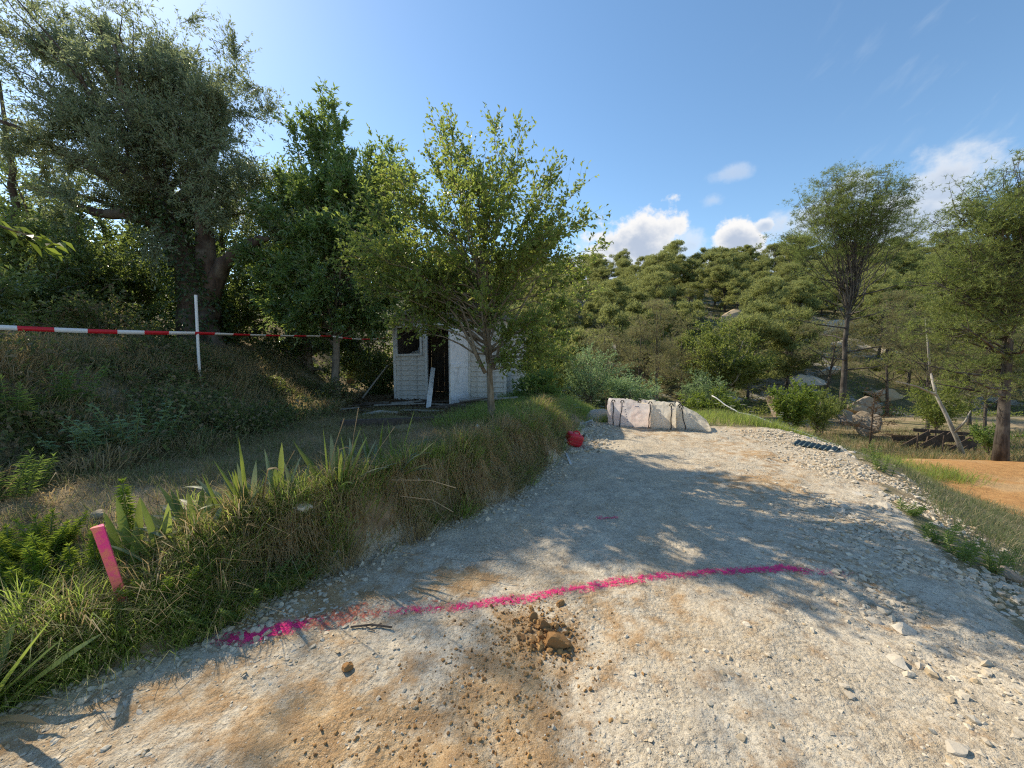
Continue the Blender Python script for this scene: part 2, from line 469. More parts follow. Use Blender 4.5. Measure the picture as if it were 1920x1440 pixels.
def ground_mats():
    out = {}
    # --- compacted limestone track with ochre clay
    m, nt = new_mat('limestone_track')
    geo = nt.n('ShaderNodeNewGeometry'); P = geo.outputs['Position']
    at = nt.n('ShaderNodeAttribute', attribute_name='clay')
    dist = nt.noise(P, 6, 4, 0.6)
    w = nt.vmath('ADD', P, nt.vmath('SCALE', dist.outputs['Color'], (0, 0, 0)).outputs[0]).outputs[0]
    big = nt.noise(P, 1.1, 5, 0.6); med = nt.noise(P, 7, 6, 0.65); fin = nt.noise(P, 60, 4, 0.7)
    v1 = nt.vor(P, 38); gr = nt.noise(P, 190, 3, 0.7); patch = nt.ramp(nt.noise(P, 2.3, 4, 0.6).outputs[0], 0.40, 0.62)
    stone = nt.mix(nt.ramp(med.outputs[0], 0.3, 0.7), (0.62, 0.54, 0.405), (0.38, 0.33, 0.25))
    stone = nt.mix(nt.math('MULTIPLY', nt.ramp(big.outputs[0], 0.42, 0.64), 0.65), stone, (0.44, 0.345, 0.22))
    vv = nt.n('ShaderNodeSeparateXYZ', {0: v1.outputs['Color']}).outputs[0]
    stone = nt.mix(nt.math('MULTIPLY', vv, 0.35), stone, (0.70, 0.64, 0.53))
    stone = nt.mix(nt.math('MULTIPLY', nt.ramp(fin.outputs[0], 0.54, 0.68), 0.8), stone, (0.15, 0.125, 0.10))
    stone = nt.mix(nt.math('MULTIPLY', nt.ramp(v1.outputs['Distance'], 0.55, 0.85), 0.35), stone, (0.22, 0.18, 0.13))
    clayc = nt.mix(nt.ramp(med.outputs[0], 0.35, 0.65), (0.50, 0.33, 0.155), (0.37, 0.22, 0.095))
    clayc = nt.mix(nt.math('MULTIPLY', nt.ramp(fin.outputs[0], 0.55, 0.72), 0.5), clayc, (0.16, 0.09, 0.04))
    cm = nt.ramp(nt.math('ADD', at.outputs['Fac'], nt.math('MULTIPLY', nt.math('SUBTRACT', med.outputs[0], 0.5), 1.5)), 0.26, 0.72)
    c = nt.mix(nt.math('MULTIPLY', cm, 0.85), stone, clayc)
    rough_ = nt.math('ADD', nt.math('MULTIPLY', fin.outputs[0], 0.40), nt.math('ADD', nt.math('MULTIPLY', v1.outputs['Distance'], -0.26), nt.math('MULTIPLY', gr.outputs[0], 0.10)))
    hgt = nt.math('ADD', nt.math('MULTIPLY', med.outputs[0], 1.0), nt.math('MULTIPLY', rough_, nt.math('ADD', 0.35, nt.math('MULTIPLY', patch, 0.75))))
    c = nt.mix(nt.math('MULTIPLY', nt.ramp(gr.outputs[0], 0.54, 0.66), 0.6), c, (0.12, 0.095, 0.07))
    c = nt.mix(nt.math('MULTIPLY', nt.ramp(gr.outputs[0], 0.44, 0.32), 0.45), c, (0.78, 0.72, 0.60))
    b = nt.n('ShaderNodeBump', {'Strength': 1.0, 'Distance': 0.03, 'Height': hgt})
    p = nt.n('ShaderNodeBsdfPrincipled', {'Base Color': c, 'Roughness': 0.95, 'Specular IOR Level': 0.1, 'Normal': b.outputs[0]})
    finish(nt, p.outputs[0]); out['track'] = m
    # --- earth of bank
    m, nt = new_mat('bank_earth')
    geo = nt.n('ShaderNodeNewGeometry'); P = geo.outputs['Position']
    med = nt.noise(P, 5, 6, 0.65); fin = nt.noise(nt.vmath('MULTIPLY', P, (1, 1, 0.3)).outputs[0], 55, 5, 0.7)
    c = nt.mix(nt.ramp(med.outputs[0], 0.3, 0.7), (0.26, 0.18, 0.11), (0.44, 0.33, 0.21))
    c = nt.mix(nt.math('MULTIPLY', nt.ramp(fin.outputs[0], 0.5, 0.7), 0.5), c, (0.11, 0.075, 0.045))
    b = nt.n('ShaderNodeBump', {'Strength': 0.9, 'Distance': 0.03, 'Height': nt.math('ADD', med.outputs[0], nt.math('MULTIPLY', fin.outputs[0], 0.4))})
    p = nt.n('ShaderNodeBsdfPrincipled', {'Base Color': c, 'Roughness': 0.95, 'Specular IOR Level': 0.1, 'Normal': b.outputs[0]})
    finish(nt, p.outputs[0]); out['bank'] = m
    # --- terrace soil with litter and straw
    m, nt = new_mat('terrace_soil')
    geo = nt.n('ShaderNodeNewGeometry'); P = geo.outputs['Position']
    big = nt.noise(P, 0.9, 4, 0.6); med = nt.noise(P, 8, 6, 0.65); fin = nt.noise(nt.vmath('MULTIPLY', P, (1, 2.6, 1)).outputs[0], 38, 5, 0.7)
    c = nt.mix(nt.ramp(med.outputs[0], 0.3, 0.7), (0.25, 0.19, 0.12), (0.42, 0.335, 0.21))
    c = nt.mix(nt.math('MULTIPLY', nt.ramp(big.outputs[0], 0.42, 0.62), 0.7), c, (0.10, 0.115, 0.045))
    c = nt.mix(nt.math('MULTIPLY', nt.ramp(fin.outputs[0], 0.52, 0.66), 0.6), c, (0.46, 0.38, 0.24))
    b = nt.n('ShaderNodeBump', {'Strength': 0.9, 'Distance': 0.03, 'Height': nt.math('ADD', med.outputs[0], nt.math('MULTIPLY', fin.outputs[0], 0.5))})
    p = nt.n('ShaderNodeBsdfPrincipled', {'Base Color': c, 'Roughness': 0.95, 'Specular IOR Level': 0.1, 'Normal': b.outputs[0]})
    finish(nt, p.outputs[0]); out['soil'] = m
    # --- orange earth
    m, nt = new_mat('orange_earth')
    geo = nt.n('ShaderNodeNewGeometry'); P = geo.outputs['Position']
    big = nt.noise(P, 0.7, 4, 0.6); med = nt.noise(P, 6, 6, 0.65); fin = nt.noise(P, 40, 5, 0.7)
    c = nt.mix(nt.ramp(med.outputs[0], 0.3, 0.7), (0.47, 0.27, 0.11), (0.36, 0.19, 0.075))
    c = nt.mix(nt.math('MULTIPLY', nt.ramp(big.outputs[0], 0.5, 0.7), 0.5), c, (0.50, 0.37, 0.21))
    c = nt.mix(nt.math('MULTIPLY', nt.ramp(fin.outputs[0], 0.55, 0.7), 0.5), c, (0.21, 0.11, 0.05))
    b = nt.n('ShaderNodeBump', {'Strength': 0.9, 'Distance': 0.04, 'Height': nt.math('ADD', med.outputs[0], nt.math('MULTIPLY', fin.outputs[0], 0.4))})
    p = nt.n('ShaderNodeBsdfPrincipled', {'Base Color': c, 'Roughness': 0.95, 'Specular IOR Level': 0.1, 'Normal': b.outputs[0]})
    finish(nt, p.outputs[0]); out['orange'] = m
    # --- hillside: thin soil, scrub litter, pale limestone showing through
    m, nt = new_mat('hill_soil')
    geo = nt.n('ShaderNodeNewGeometry'); P = geo.outputs['Position']
    big = nt.noise(P, 0.16, 5, 0.62); med = nt.noise(P, 1.4, 6, 0.65); fin = nt.noise(P, 9, 5, 0.7)
    c = nt.mix(nt.ramp(med.outputs[0], 0.3, 0.7), (0.095, 0.10, 0.045), (0.20, 0.17, 0.10))
    rk = nt.ramp(nt.math('ADD', nt.math('MULTIPLY', big.outputs[0], 0.7), nt.math('MULTIPLY', med.outputs[0], 0.42)), 0.60, 0.66)
    rc = nt.mix(nt.ramp(fin.outputs[0], 0.35, 0.65), (0.46, 0.43, 0.37), (0.27, 0.25, 0.22))
    c = nt.mix(nt.math('MULTIPLY', rk, 0.9), c, rc)
    b = nt.n('ShaderNodeBump', {'Strength': 0.9, 'Distance': 0.25, 'Height': nt.math('ADD', med.outputs[0], nt.math('MULTIPLY', fin.outputs[0], 0.4))})
    p = nt.n('ShaderNodeBsdfPrincipled', {'Base Color': c, 'Roughness': 0.95, 'Specular IOR Level': 0.1, 'Normal': b.outputs[0]})
    finish(nt, p.outputs[0]); out['hill'] = m
    return out

GM = ground_mats()

def stone_mat(name, c1, c2, c3, per_island=True):
    m, nt = new_mat(name)
    geo = nt.n('ShaderNodeNewGeometry'); P = geo.outputs['Position']; oi = nt.n('ShaderNodeObjectInfo')
    r = geo.outputs['Random Per Island'] if per_island else oi.outputs['Random']
    n = nt.noise(P, 45, 5, 0.65); n2 = nt.noise(P, 9, 4, 0.6)
    c = nt.mix(r, c1, c2)
    c = nt.mix(nt.ramp(nt.math('FRACT', nt.math('MULTIPLY', r, 13.7)), 0.72, 0.9), c, c3)
    c = nt.mix(nt.math('MULTIPLY', nt.ramp(n2.outputs[0], 0.45, 0.7), 0.4), c, c3)
    c = nt.mix(nt.math('MULTIPLY', nt.ramp(n.outputs[0], 0.55, 0.72), 0.4), c, (0.20, 0.17, 0.13))
    b = nt.n('ShaderNodeBump', {'Strength': 0.5, 'Distance': 0.01, 'Height': n.outputs[0]})
    p = nt.n('ShaderNodeBsdfPrincipled', {'Base Color': c, 'Roughness': 0.92, 'Specular IOR Level': 0.15, 'Normal': b.outputs[0]})
    finish(nt, p.outputs[0]); return m

M = {}
M['gravel'] = stone_mat('limestone_gravel', (0.64, 0.565, 0.44), (0.44, 0.385, 0.30), (0.46, 0.36, 0.23))
M['stone'] = stone_mat('limestone_chunk', (0.58, 0.53, 0.44), (0.44, 0.40, 0.33), (0.42, 0.34, 0.23), False)
M['clay'] = stone_mat('ochre_clay', (0.42, 0.25, 0.10), (0.33, 0.18, 0.07), (0.24, 0.13, 0.055))
M['boulder'] = stone_mat('weathered_limestone', (0.33, 0.275, 0.21), (0.28, 0.23, 0.175), (0.17, 0.145, 0.115), False)
M['grass_green'] = leaf_mat('green_grass', (0.103, 0.188, 0.041), (0.244, 0.310, 0.095), (0.630, 0.800, 0.143), 0.58, 0.55, 0.3, (0.46, 0.40, 0.22), 0.18)
M['grass_dry'] = leaf_mat('dry_grass', (0.574, 0.450, 0.239), (0.383, 0.259, 0.144), (0.702, 0.515, 0.234), 0.48, 0.7, 0.2, (0.42, 0.35, 0.22), 0.25)
M['grass_dark'] = leaf_mat('shade_grass', (0.16, 0.19, 0.075), (0.30, 0.30, 0.14), (0.44, 0.50, 0.15), 0.48, 0.6, 0.3, (0.38, 0.31, 0.18), 0.4)
M['grass_slope'] = leaf_mat('slope_grass', (0.120, 0.168, 0.072), (0.204, 0.228, 0.120), (0.312, 0.360, 0.120), 0.4, 0.6, 0.3, (0.36, 0.31, 0.18), 0.25)
M['meadow'] = leaf_mat('meadow_grass', (0.135, 0.225, 0.045), (0.255, 0.315, 0.090), (0.585, 0.702, 0.137), 0.5, 0.6, 0.3, (0.36, 0.32, 0.16), 0.15)
M['iris'] = leaf_mat('iris_leaf', (0.12, 0.19, 0.08), (0.17, 0.25, 0.10), (0.58, 0.68, 0.09), 0.52, 0.42, 0.4)
M['iris_grey'] = leaf_mat('iris_leaf_grey', (0.17, 0.24, 0.18), (0.22, 0.29, 0.22), (0.42, 0.52, 0.20), 0.42, 0.42, 0.4)
M['iris_dead'] = leaf_mat('iris_dead_leaf', (0.40, 0.27, 0.13), (0.48, 0.36, 0.22), (0.45, 0.28, 0.12), 0.35, 0.7, 0.2)
M['spurge'] = leaf_mat('spurge_leaf', (0.13, 0.23, 0.035), (0.19, 0.29, 0.05), (0.55, 0.68, 0.07), 0.5, 0.45, 0.35)
M['weed'] = leaf_mat('weed_leaf', (0.106, 0.184, 0.057), (0.193, 0.270, 0.087), (0.400, 0.561, 0.100), 0.5, 0.4, 0.45)
M['under'] = leaf_mat('undergrowth_leaf', (0.094, 0.125, 0.044), (0.188, 0.206, 0.081), (0.360, 0.432, 0.108), 0.5, 0.42, 0.5, (0.30, 0.235, 0.13), 0.25)
M['shrub'] = leaf_mat('shrub_leaf', (0.180, 0.268, 0.165), (0.306, 0.394, 0.241), (0.473, 0.662, 0.237), 0.45, 0.4, 0.5)
M['olive'] = leaf_mat('olive_leaf', (0.148, 0.196, 0.108), (0.342, 0.372, 0.254), (0.454, 0.539, 0.227), 0.45, 0.40, 0.45)
M['laurel'] = leaf_mat('laurel_leaf', (0.091, 0.158, 0.063), (0.166, 0.231, 0.091), (0.460, 0.624, 0.099), 0.44, 0.30, 0.9)
M['hedge'] = leaf_mat('evergreen_leaf', (0.074, 0.120, 0.052), (0.150, 0.196, 0.078), (0.406, 0.530, 0.109), 0.46, 0.32, 0.8)
M['fruit'] = leaf_mat('plum_leaf', (0.13, 0.19, 0.045), (0.20, 0.25, 0.07), (0.50, 0.63, 0.11), 0.53, 0.42, 0.5, (0.36, 0.35, 0.09), 0.05)
M['ivy'] = leaf_mat('ivy_leaf', (0.037, 0.076, 0.026), (0.076, 0.121, 0.041), (0.234, 0.343, 0.062), 0.4, 0.3, 0.55)
M['pine'] = leaf_mat('pine_needles', (0.101, 0.158, 0.053), (0.213, 0.250, 0.084), (0.428, 0.508, 0.118), 0.5, 0.55, 0.3)
M['hillpine'] = leaf_mat('hill_pine_needles', (0.185, 0.215, 0.085), (0.29, 0.30, 0.125), (0.54, 0.58, 0.18), 0.52, 0.6, 0.2)
M['pine_thin'] = leaf_mat('thin_pine_needles', (0.158, 0.182, 0.087), (0.270, 0.261, 0.134), (0.395, 0.395, 0.147), 0.48, 0.6, 0.25, (0.24, 0.18, 0.11), 0.25)
M['oak'] = leaf_mat('green_oak_leaf', (0.128, 0.187, 0.053), (0.224, 0.269, 0.083), (0.404, 0.478, 0.090), 0.5, 0.5, 0.35)
M['bright'] = leaf_mat('bright_bush_leaf', (0.110, 0.182, 0.033), (0.171, 0.242, 0.050), (0.363, 0.462, 0.055), 0.45, 0.5, 0.35)
M['dead_twig'] = leaf_mat('dead_needles', (0.19, 0.105, 0.065), (0.13, 0.075, 0.05), (0.2, 0.1, 0.05), 0.2, 0.8, 0.1)
M['flower'] = leaf_mat('white_umbel', (0.62, 0.63, 0.55), (0.75, 0.75, 0.68), (0.6, 0.62, 0.5), 0.3, 0.7, 0.1)
M['yellow'] = leaf_mat('yellow_flower', (0.5, 0.38, 0.03), (0.6, 0.45, 0.05), (0.6, 0.45, 0.05), 0.3, 0.7, 0.1)
M['bark'] = bark_mat('grey_bark', (0.10, 0.08, 0.06), (0.24, 0.20, 0.155))
M['olive_bark'] = bark_mat('olive_bark', (0.05, 0.036, 0.029), (0.12, 0.085, 0.068), 7, 1.0)
M['plum_bark'] = bark_mat('plum_bark', (0.13, 0.105, 0.075), (0.27, 0.225, 0.165), 20)
M['pine_bark'] = bark_mat('pine_bark', (0.042, 0.036, 0.031), (0.115, 0.10, 0.088), 10, 1.0)
M['pale_bark'] = bark_mat('pale_dead_bark', (0.30, 0.28, 0.25), (0.46, 0.43, 0.38), 12)
M['stem'] = simple_mat('green_stem', (0.12, 0.17, 0.05), (0.18, 0.20, 0.07))
M['dry_stem'] = simple_mat('dry_stem', (0.36, 0.28, 0.16), (0.26, 0.19, 0.11))

# ------------------------------------------------------------------ the ground sheet
def graded(lo, hi, step, far_lo, far_hi, g=1.052):
    mid = np.arange(lo, hi + step * 0.5, step)
    up = [mid[-1]]; s = step
    while up[-1] < far_hi: s *= g; up.append(up[-1] + s)
    dn = [mid[0]]; s = step
    while dn[-1] > far_lo: s *= g; dn.append(dn[-1] - s)
    return np.concatenate([dn[:0:-1], mid, up[1:]])

gx = graded(-3.0, 4.6, 0.034, -140, 260, 1.058)
gy = graded(1.1, 6.2, 0.034, -30, 400, 1.058)
GX, GY = np.meshgrid(gx, gy)
GZ = H(GX, GY)
GZ = np.where(np.hypot(GX, GY) > 250, GZ - 0.0, GZ)
nx, ny = len(gx), len(gy)
GV = np.stack([GX.ravel(), GY.ravel(), GZ.ravel()], 1)
ii = (np.arange(ny - 1)[:, None] * nx + np.arange(nx - 1)[None]).ravel()
GF = np.stack([ii, ii + 1, ii + nx + 1, ii + nx], 1)
fc = GV[GF].mean(1)
tm = track_mask(fc[:, 0], fc[:, 1]); om = orange_mask(fc[:, 0], fc[:, 1])
bk = (fc[:, 0] < x_foot(fc[:, 1])) & (fc[:, 0] > x_top(fc[:, 1]) - 0.12) & (fc[:, 1] > 1.4) & (fc[:, 1] < 10.0)
ht = (hill_t(fc[:, 0], fc[:, 1]) > -3) & (fc[:, 1] > 20)
cls = np.zeros(len(GF), int)
cls[ht] = 4
cls[om > 0] = 3
cls[bk] = 2
cls[tm > 0] = 1
NAMES = ['ground', 'gravel_track', 'earth_bank', 'orange_terrace', 'hillside']
GMAT = ['soil', 'track', 'bank', 'orange', 'hill']
def gauss(x, y, cx, cy, rx, ry, a=0):
    ca, sa = math.cos(a), math.sin(a)
    u = ((x - cx) * ca + (y - cy) * sa) / rx; v = (-(x - cx) * sa + (y - cy) * ca) / ry
    return np.exp(-(u * u + v * v))
def clay_field(x, y):
    c = 0.30 + 0.13 * sst(1.0, -1.2, x) * sst(3.2, 2.2, y) + 0.26 * fbm(x * 1.3 + 3, y * 1.3, 4, 71)
    c += 0.40 * gauss(x, y, -0.02, 1.72, 0.24, 0.32) + 0.40 * gauss(x, y, 0.10, 2.15, 0.30, 0.24)
    c += 0.50 * gauss(x, y, -0.33, 2.62, 0.22, 0.15) + 0.32 * gauss(x, y, -0.85, 1.55, 0.35, 0.22) + 0.33 * gauss(x, y, -0.35, 1.38, 0.25, 0.14)
    c += 0.35 * gauss(x, y, -1.1, 2.45, 0.35, 0.15) + 0.20 * gauss(x, y, -1.5, 1.7, 0.4, 0.25) + 0.33 * gauss(x, y, 3.1, 4.9, 0.5, 0.5) + 0.3 * gauss(x, y, 4.0, 6.0, 0.5, 0.4)
    c += 0.22 * gauss(x, y, 1.5, 1.5, 0.5, 0.2) - 0.30 * sst(2.6, 3.4, y) * sst(2.6, 1.6, x) - 0.12 * sst(0.3, 0.9, x) * sst(3, 1, y)
    c += 0.30 * gauss(x, y, 0.6, 5.0, 0.4, 0.5)
    return np.clip(c, 0, 1.2)
for k in range(5):
    F = GF[cls == k]
    used = np.unique(F); remap = np.full(len(GV), -1, np.int64); remap[used] = np.arange(len(used))
    me = mesh_np(NAMES[k], GV[used], remap[F], smooth=True)
    if k == 1:
        a = me.attributes.new('clay', 'FLOAT', 'POINT')
        a.data.foreach_set('value', clay_field(GV[used][:, 0], GV[used][:, 1]).astype(np.float32))
    o = obj(NAMES[k], me, GM[GMAT[k]])
    o['kind'] = 'structure'
    o['label'] = ['bare litter-strewn soil of the terraces and valley', 'pale compacted limestone track with ochre clay patches',
                  'cut earth bank along the edge of the track', 'levelled orange earth terrace below the track', 'rocky scrub hillside under the far pines'][k]

# ------------------------------------------------------------------ gravel and stones
rg = np.random.default_rng(11)
def scatter_stones(n, region, size, seed, flat=0.6, embed=0.35, sub_ico=True, size_pow=2.2):
    """returns one mesh of n angular stones; region(rg,n)->x,y"""
    r = np.random.default_rng(seed)
    x, y = region(r, n)
    n = len(x)
    B, Fb = ico(1) if not sub_ico else ico(1)
    base = np.array([[0, 0, 1], [.9, 0, .45], [.28, .85, .45], [-.72, .53, .45], [-.72, -.53, .45], [.28, -.85, .45],
                     [.72, .53, -.45], [-.28, .85, -.45], [-.9, 0, -.45], [-.28, -.85, -.45], [.72, -.53, -.45]])
    bf = np.array([[0, 1, 2], [0, 2, 3], [0, 3, 4], [0, 4, 5], [0, 5, 1], [1, 6, 2], [2, 6, 7], [2, 7, 3], [3, 7, 8], [3, 8, 4], [4, 8, 9], [4, 9, 5], [5, 9, 10], [5, 10, 1], [1, 10, 6]])
    sz = size[0] + (size[1] - size[0]) * r.random(n) ** size_pow
    V = base[None] * (1 + r.uniform(-0.42, 0.42, (n, len(base), 1))) + r.uniform(-0.14, 0.14, (n, len(base), 3))
    V = V * np.stack([np.ones(n), r.uniform(0.6, 1.0, n), r.uniform(0.35, 0.85, n) * flat / 0.6], 1)[:, None]
    a = r.uniform(0, 2 * PI, n); ca, sa = np.cos(a), np.sin(a)
    tx = r.normal(0, 0.22, n)
    X = V[:, :, 0] * ca[:, None] - V[:, :, 1] * sa[:, None]; Y = V[:, :, 0] * sa[:, None] + V[:, :, 1] * ca[:, None]
    Z = V[:, :, 2] + X * tx[:, None]
    z = H(x, y)
    Pn = np.stack([X * sz[:, None] + x[:, None], Y * sz[:, None] + y[:, None], Z * sz[:, None] + (z + sz * (0.45 - embed) * flat)[:, None]], 2)
    Fn = (np.arange(n)[:, None, None] * len(base) + bf[None]).reshape(-1, 3)
    return Pn.reshape(-1, 3), Fn

def reg_track(r, n):
    # density follows how near the surface lies to where people walk and look; whole track covered
    y = 0.9 + (8.6 - 0.9) * r.random(n * 3) ** 1.9
    xl = x_foot(y) + 0.02; xr_ = x_right(y) + 0.15
    x = xl + (xr_ - xl) * r.random(n * 3)
    d = 0.35 + 0.65 * sst(-0.15, 0.45, fbm(x * 1.6, y * 1.6, 3, 91)) + 0.5 * sst(1.2, 0.1, x_right(y) - x) + 0.3 * sst(0.4, 0.0, x - x_foot(y))
    keep = r.random(n * 3) < d
    return x[keep][:n], y[keep][:n]
def reg_patch(r, n):
    x, y = reg_track(r, n * 3); k_ = (fbm(x * 2.2, y * 2.2, 4, 92) > .06); return x[k_][:n], y[k_][:n]
def reg_edge(r, n):
    y = 1.2 + 6.8 * r.random(n * 2) ** 1.0
    x = x_right(y) + r.normal(-0.12, 0.48, n * 2)
    keep = (fbm(x * 1.3, y * 1.3, 3, 95) > -0.25) & (r.random(n * 2) < sst(1.0, 3.2, y) + .15)
    return x[keep][:n], y[keep][:n]
def reg_foot(r, n):
    y = 1.6 + 7.4 * r.random(n); x = x_foot(y) + np.abs(r.normal(0, 0.22, n)) - 0.02
    return x, y
def reg_farleft(r, n):
    y = r.uniform(6.2, 9.0, n); x = x_foot(y) + np.abs(r.normal(0.05, 0.35, n))
    return x, y
mb = MB()
for args in [(reg_track, 8500, (0.003, 0.0075), 1), (reg_patch, 6500, (0.005, 0.017), 2), (reg_edge, 8000, (0.006, 0.030), 3), (reg_foot, 2600, (0.006, 0.028), 4), (reg_farleft, 900, (0.02, 0.055), 5)]:
    V, F = scatter_stones(args[1], args[0], args[2], args[3], *((.42, .44) if args[3] < 3 else ()))
    mb.add(V, F)
o = mb.build('gravel', M['gravel']); tag(o, 'loose pale limestone gravel strewn over the track', 'gravel', kind='stuff')
# clay crumbs
def reg_clay(r, n):
    x = np.concatenate([r.normal(0.12, 0.17, n // 2), r.normal(-0.03, 0.24, n // 3), r.normal(-0.45, 0.25, n - n // 2 - n // 3)])
    y = np.concatenate([r.normal(2.12, 0.15, n // 2), r.normal(1.75, 0.25, n // 3), r.normal(1.42, 0.14, n - n // 2 - n // 3)])
    return x, np.clip(y, 1.1, 3)
mb = MB()
V, F = scatter_stones(1500, reg_clay, (0.003, 0.011), 21, flat=0.8); mb.add(V, F)
def reg_clay2(r, n): return r.normal(0.20, 0.065, n), r.normal(2.12, 0.09, n)
V, F = scatter_stones(150, reg_clay2, (0.007, 0.024), 22, flat=0.85, embed=0.1, size_pow=1.6); mb.add(V, F)
o = mb.build('clay_crumbs', M['clay']); tag(o, 'crumbled ochre clay spread in front of the pink line', 'clay crumbs', kind='stuff')

rocks = [rock_mesh('stone', 100 + i, 2, 0.4, (1, 0.8, 0.55 + 0.1 * (i % 3))) for i in range(8)]
def px(u, v, z=None, y=None):
    d = np.array([(u - 960) / FPX, math.cos(PITCH) + math.sin(PITCH) * (720 - v) / FPX, -math.sin(PITCH) + math.cos(PITCH) * (720 - v) / FPX])
    t = (z - CAM_Z) / d[2] if y is None else y / d[1]
    return d * t + np.array([0, 0, CAM_Z])
def ground_px(u, v, z0=0.0):
    d = px(u, v, y=1.0) - np.array([0, 0, CAM_Z]); t = np.geomspace(0.8, 130, 2200)
    P = d[None] * t[:, None] + np.array([0, 0, CAM_Z]); below = P[:, 2] < H(P[:, 0], P[:, 1])
    p = P[int(np.argmax(below))] if below.any() else P[-1]
    p[2] = h1(p[0], p[1]); return p
def place_stone(name, x, y, s, seed, mat='stone', sink=0.25, sub=None):
    r = random.Random(seed)
    o = obj(name, rocks[seed % 8], None, None, (x, y, h1(x, y) + s * (0.45 - sink)), (r.uniform(-.3, .3), r.uniform(-.3, .3), r.uniform(0, 6.28)))
    if len(rocks[seed % 8].materials) == 0: rocks[seed % 8].materials.append(M['stone'])
    o.scale = (s, s * r.uniform(.75, 1.1), s * r.uniform(.7, 1))
    return o
# individual chunks along the right-hand verge of the track
r = np.random.default_rng(77)
k = 0
while k < 64:
    y = 2.0 + 5.8 * r.random(); x = float(x_right(y)) + r.normal(-0.05, 0.36)
    if abs(x / y) > 1.36: continue
    s = r.uniform(0.024, 0.05) * (0.7 + 0.12 * y)
    o = place_stone('stone', x, y, s, k)
    tag(o, 'loose angular pale limestone chunk on the stony right-hand verge of the track', 'stone', 'limestone chunks on the verge of the track'); k += 1
k2 = 0
while k2 < 26:
    y = r.uniform(6.3, 8.6); x = float(x_foot(y)) + abs(r.normal(0.1, 0.35)); s = r.uniform(0.04, 0.085)
    o = place_stone('stone', x, y, s, 200 + k2)
    tag(o, 'pale rubble stone at the foot of the bank between the red can and bags', 'stone', 'rubble stones at the foot of the bank'); k2 += 1
for (u, v, s, lab) in [(1580, 1285, .030, 'lone rounded stone on the sunlit bare track'), (1795, 1410, .055, 'pale rounded stone at the bottom right corner of the track'),
                       (1690, 1180, .075, 'flat ledge of pale rock breaking through the shaded track'), (1640, 1165, .06, 'small pale rock beside the flat ledge on the track'),
                       (1680, 1240, .07, 'pale cobble beside the end of the streaky shadow'), (1480, 1055, .045, 'stone at the raised right-hand bend of the pink line'),
                       (262, 1335, .026, 'small stone at the tip of the pink stake shadow'), (225, 1330, .024, 'small pale stone left of the stake shadow tip'),
                       (970, 1370, .016, 'white pebble near the bottom edge of the clay patch'), (550, 1220, .02, 'grey pebble just below the start of the pink line'),
                       (375, 1195, .05, 'flat grey stone half under the grass at the start of the pink line'), (1390, 1385, .028, 'white pebble low on the track near the bottom edge'),
                       (1660, 950, .09, 'broad pale slab at the right-hand edge of the track'), (1605, 925, .08, 'pale slab just behind the broad slab at the track edge'),
                       (1440, 860, .06, 'dark-sided stone on the far sunlit track')]:
    p = ground_px(u, v)
    o = place_stone('stone', p[0], p[1], s, int(u * 7 + v), sink=.42); o.scale.z *= 0.7
    tag(o, lab, 'stone')
# clay lumps
for i, (u, v, s, lab) in enumerate([(1045, 1212, .058, 'largest ochre clay lump in front of the pink line'), (1020, 1178, .042, 'jagged clay lump behind the largest one'),
                                    (1050, 1135, .026, 'small brown clod touching the pink line'), (648, 1258, .030, 'dark brown clod left of the clay heap'), (1000, 1160, .03, 'clay clod at the back of the clay heap')]):
    p = ground_px(u, v)
    me = rock_mesh('clay_lump', 300 + i, 3, 0.55, (1.25, 0.85, 0.8), 5)
    o = obj('clay_lump', me, M['clay'], None, (p[0], p[1], h1(p[0], p[1]) + s * 0.45), (0, 0, .3 * i)); o.scale = (s, s, s)
    tag(o, lab, 'clod')

# ------------------------------------------------------------------ sprayed pink line
def paint_mat(name, c, lo, hi, sc):
    m, nt = new_mat(name)
    geo = nt.n('ShaderNodeNewGeometry'); P = geo.outputs['Position']
    at = nt.n('ShaderNodeAttribute', attribute_name='dose')
    n = nt.noise(P, sc, 6, 0.7); n2 = nt.noise(P, sc * 4, 3, 0.7)
    f = nt.math('ADD', at.outputs['Fac'], nt.math('ADD', nt.math('MULTIPLY', nt.math('SUBTRACT', n.outputs[0], 0.5), 2.2), nt.math('MULTIPLY', nt.math('SUBTRACT', n2.outputs[0], 0.5), 1.1)))
    a = nt.math('MULTIPLY', nt.ramp(f, lo, hi), 0.92)
    b = nt.n('ShaderNodeBump', {'Strength': 0.8, 'Distance': 0.02, 'Height': n.outputs[0]})
    p = nt.n('ShaderNodeBsdfPrincipled', {'Base Color': c, 'Roughness': 0.75, 'Specular IOR Level': 0.2, 'Alpha': a, 'Normal': b.outputs[0]})
    finish(nt, p.outputs[0]); return m
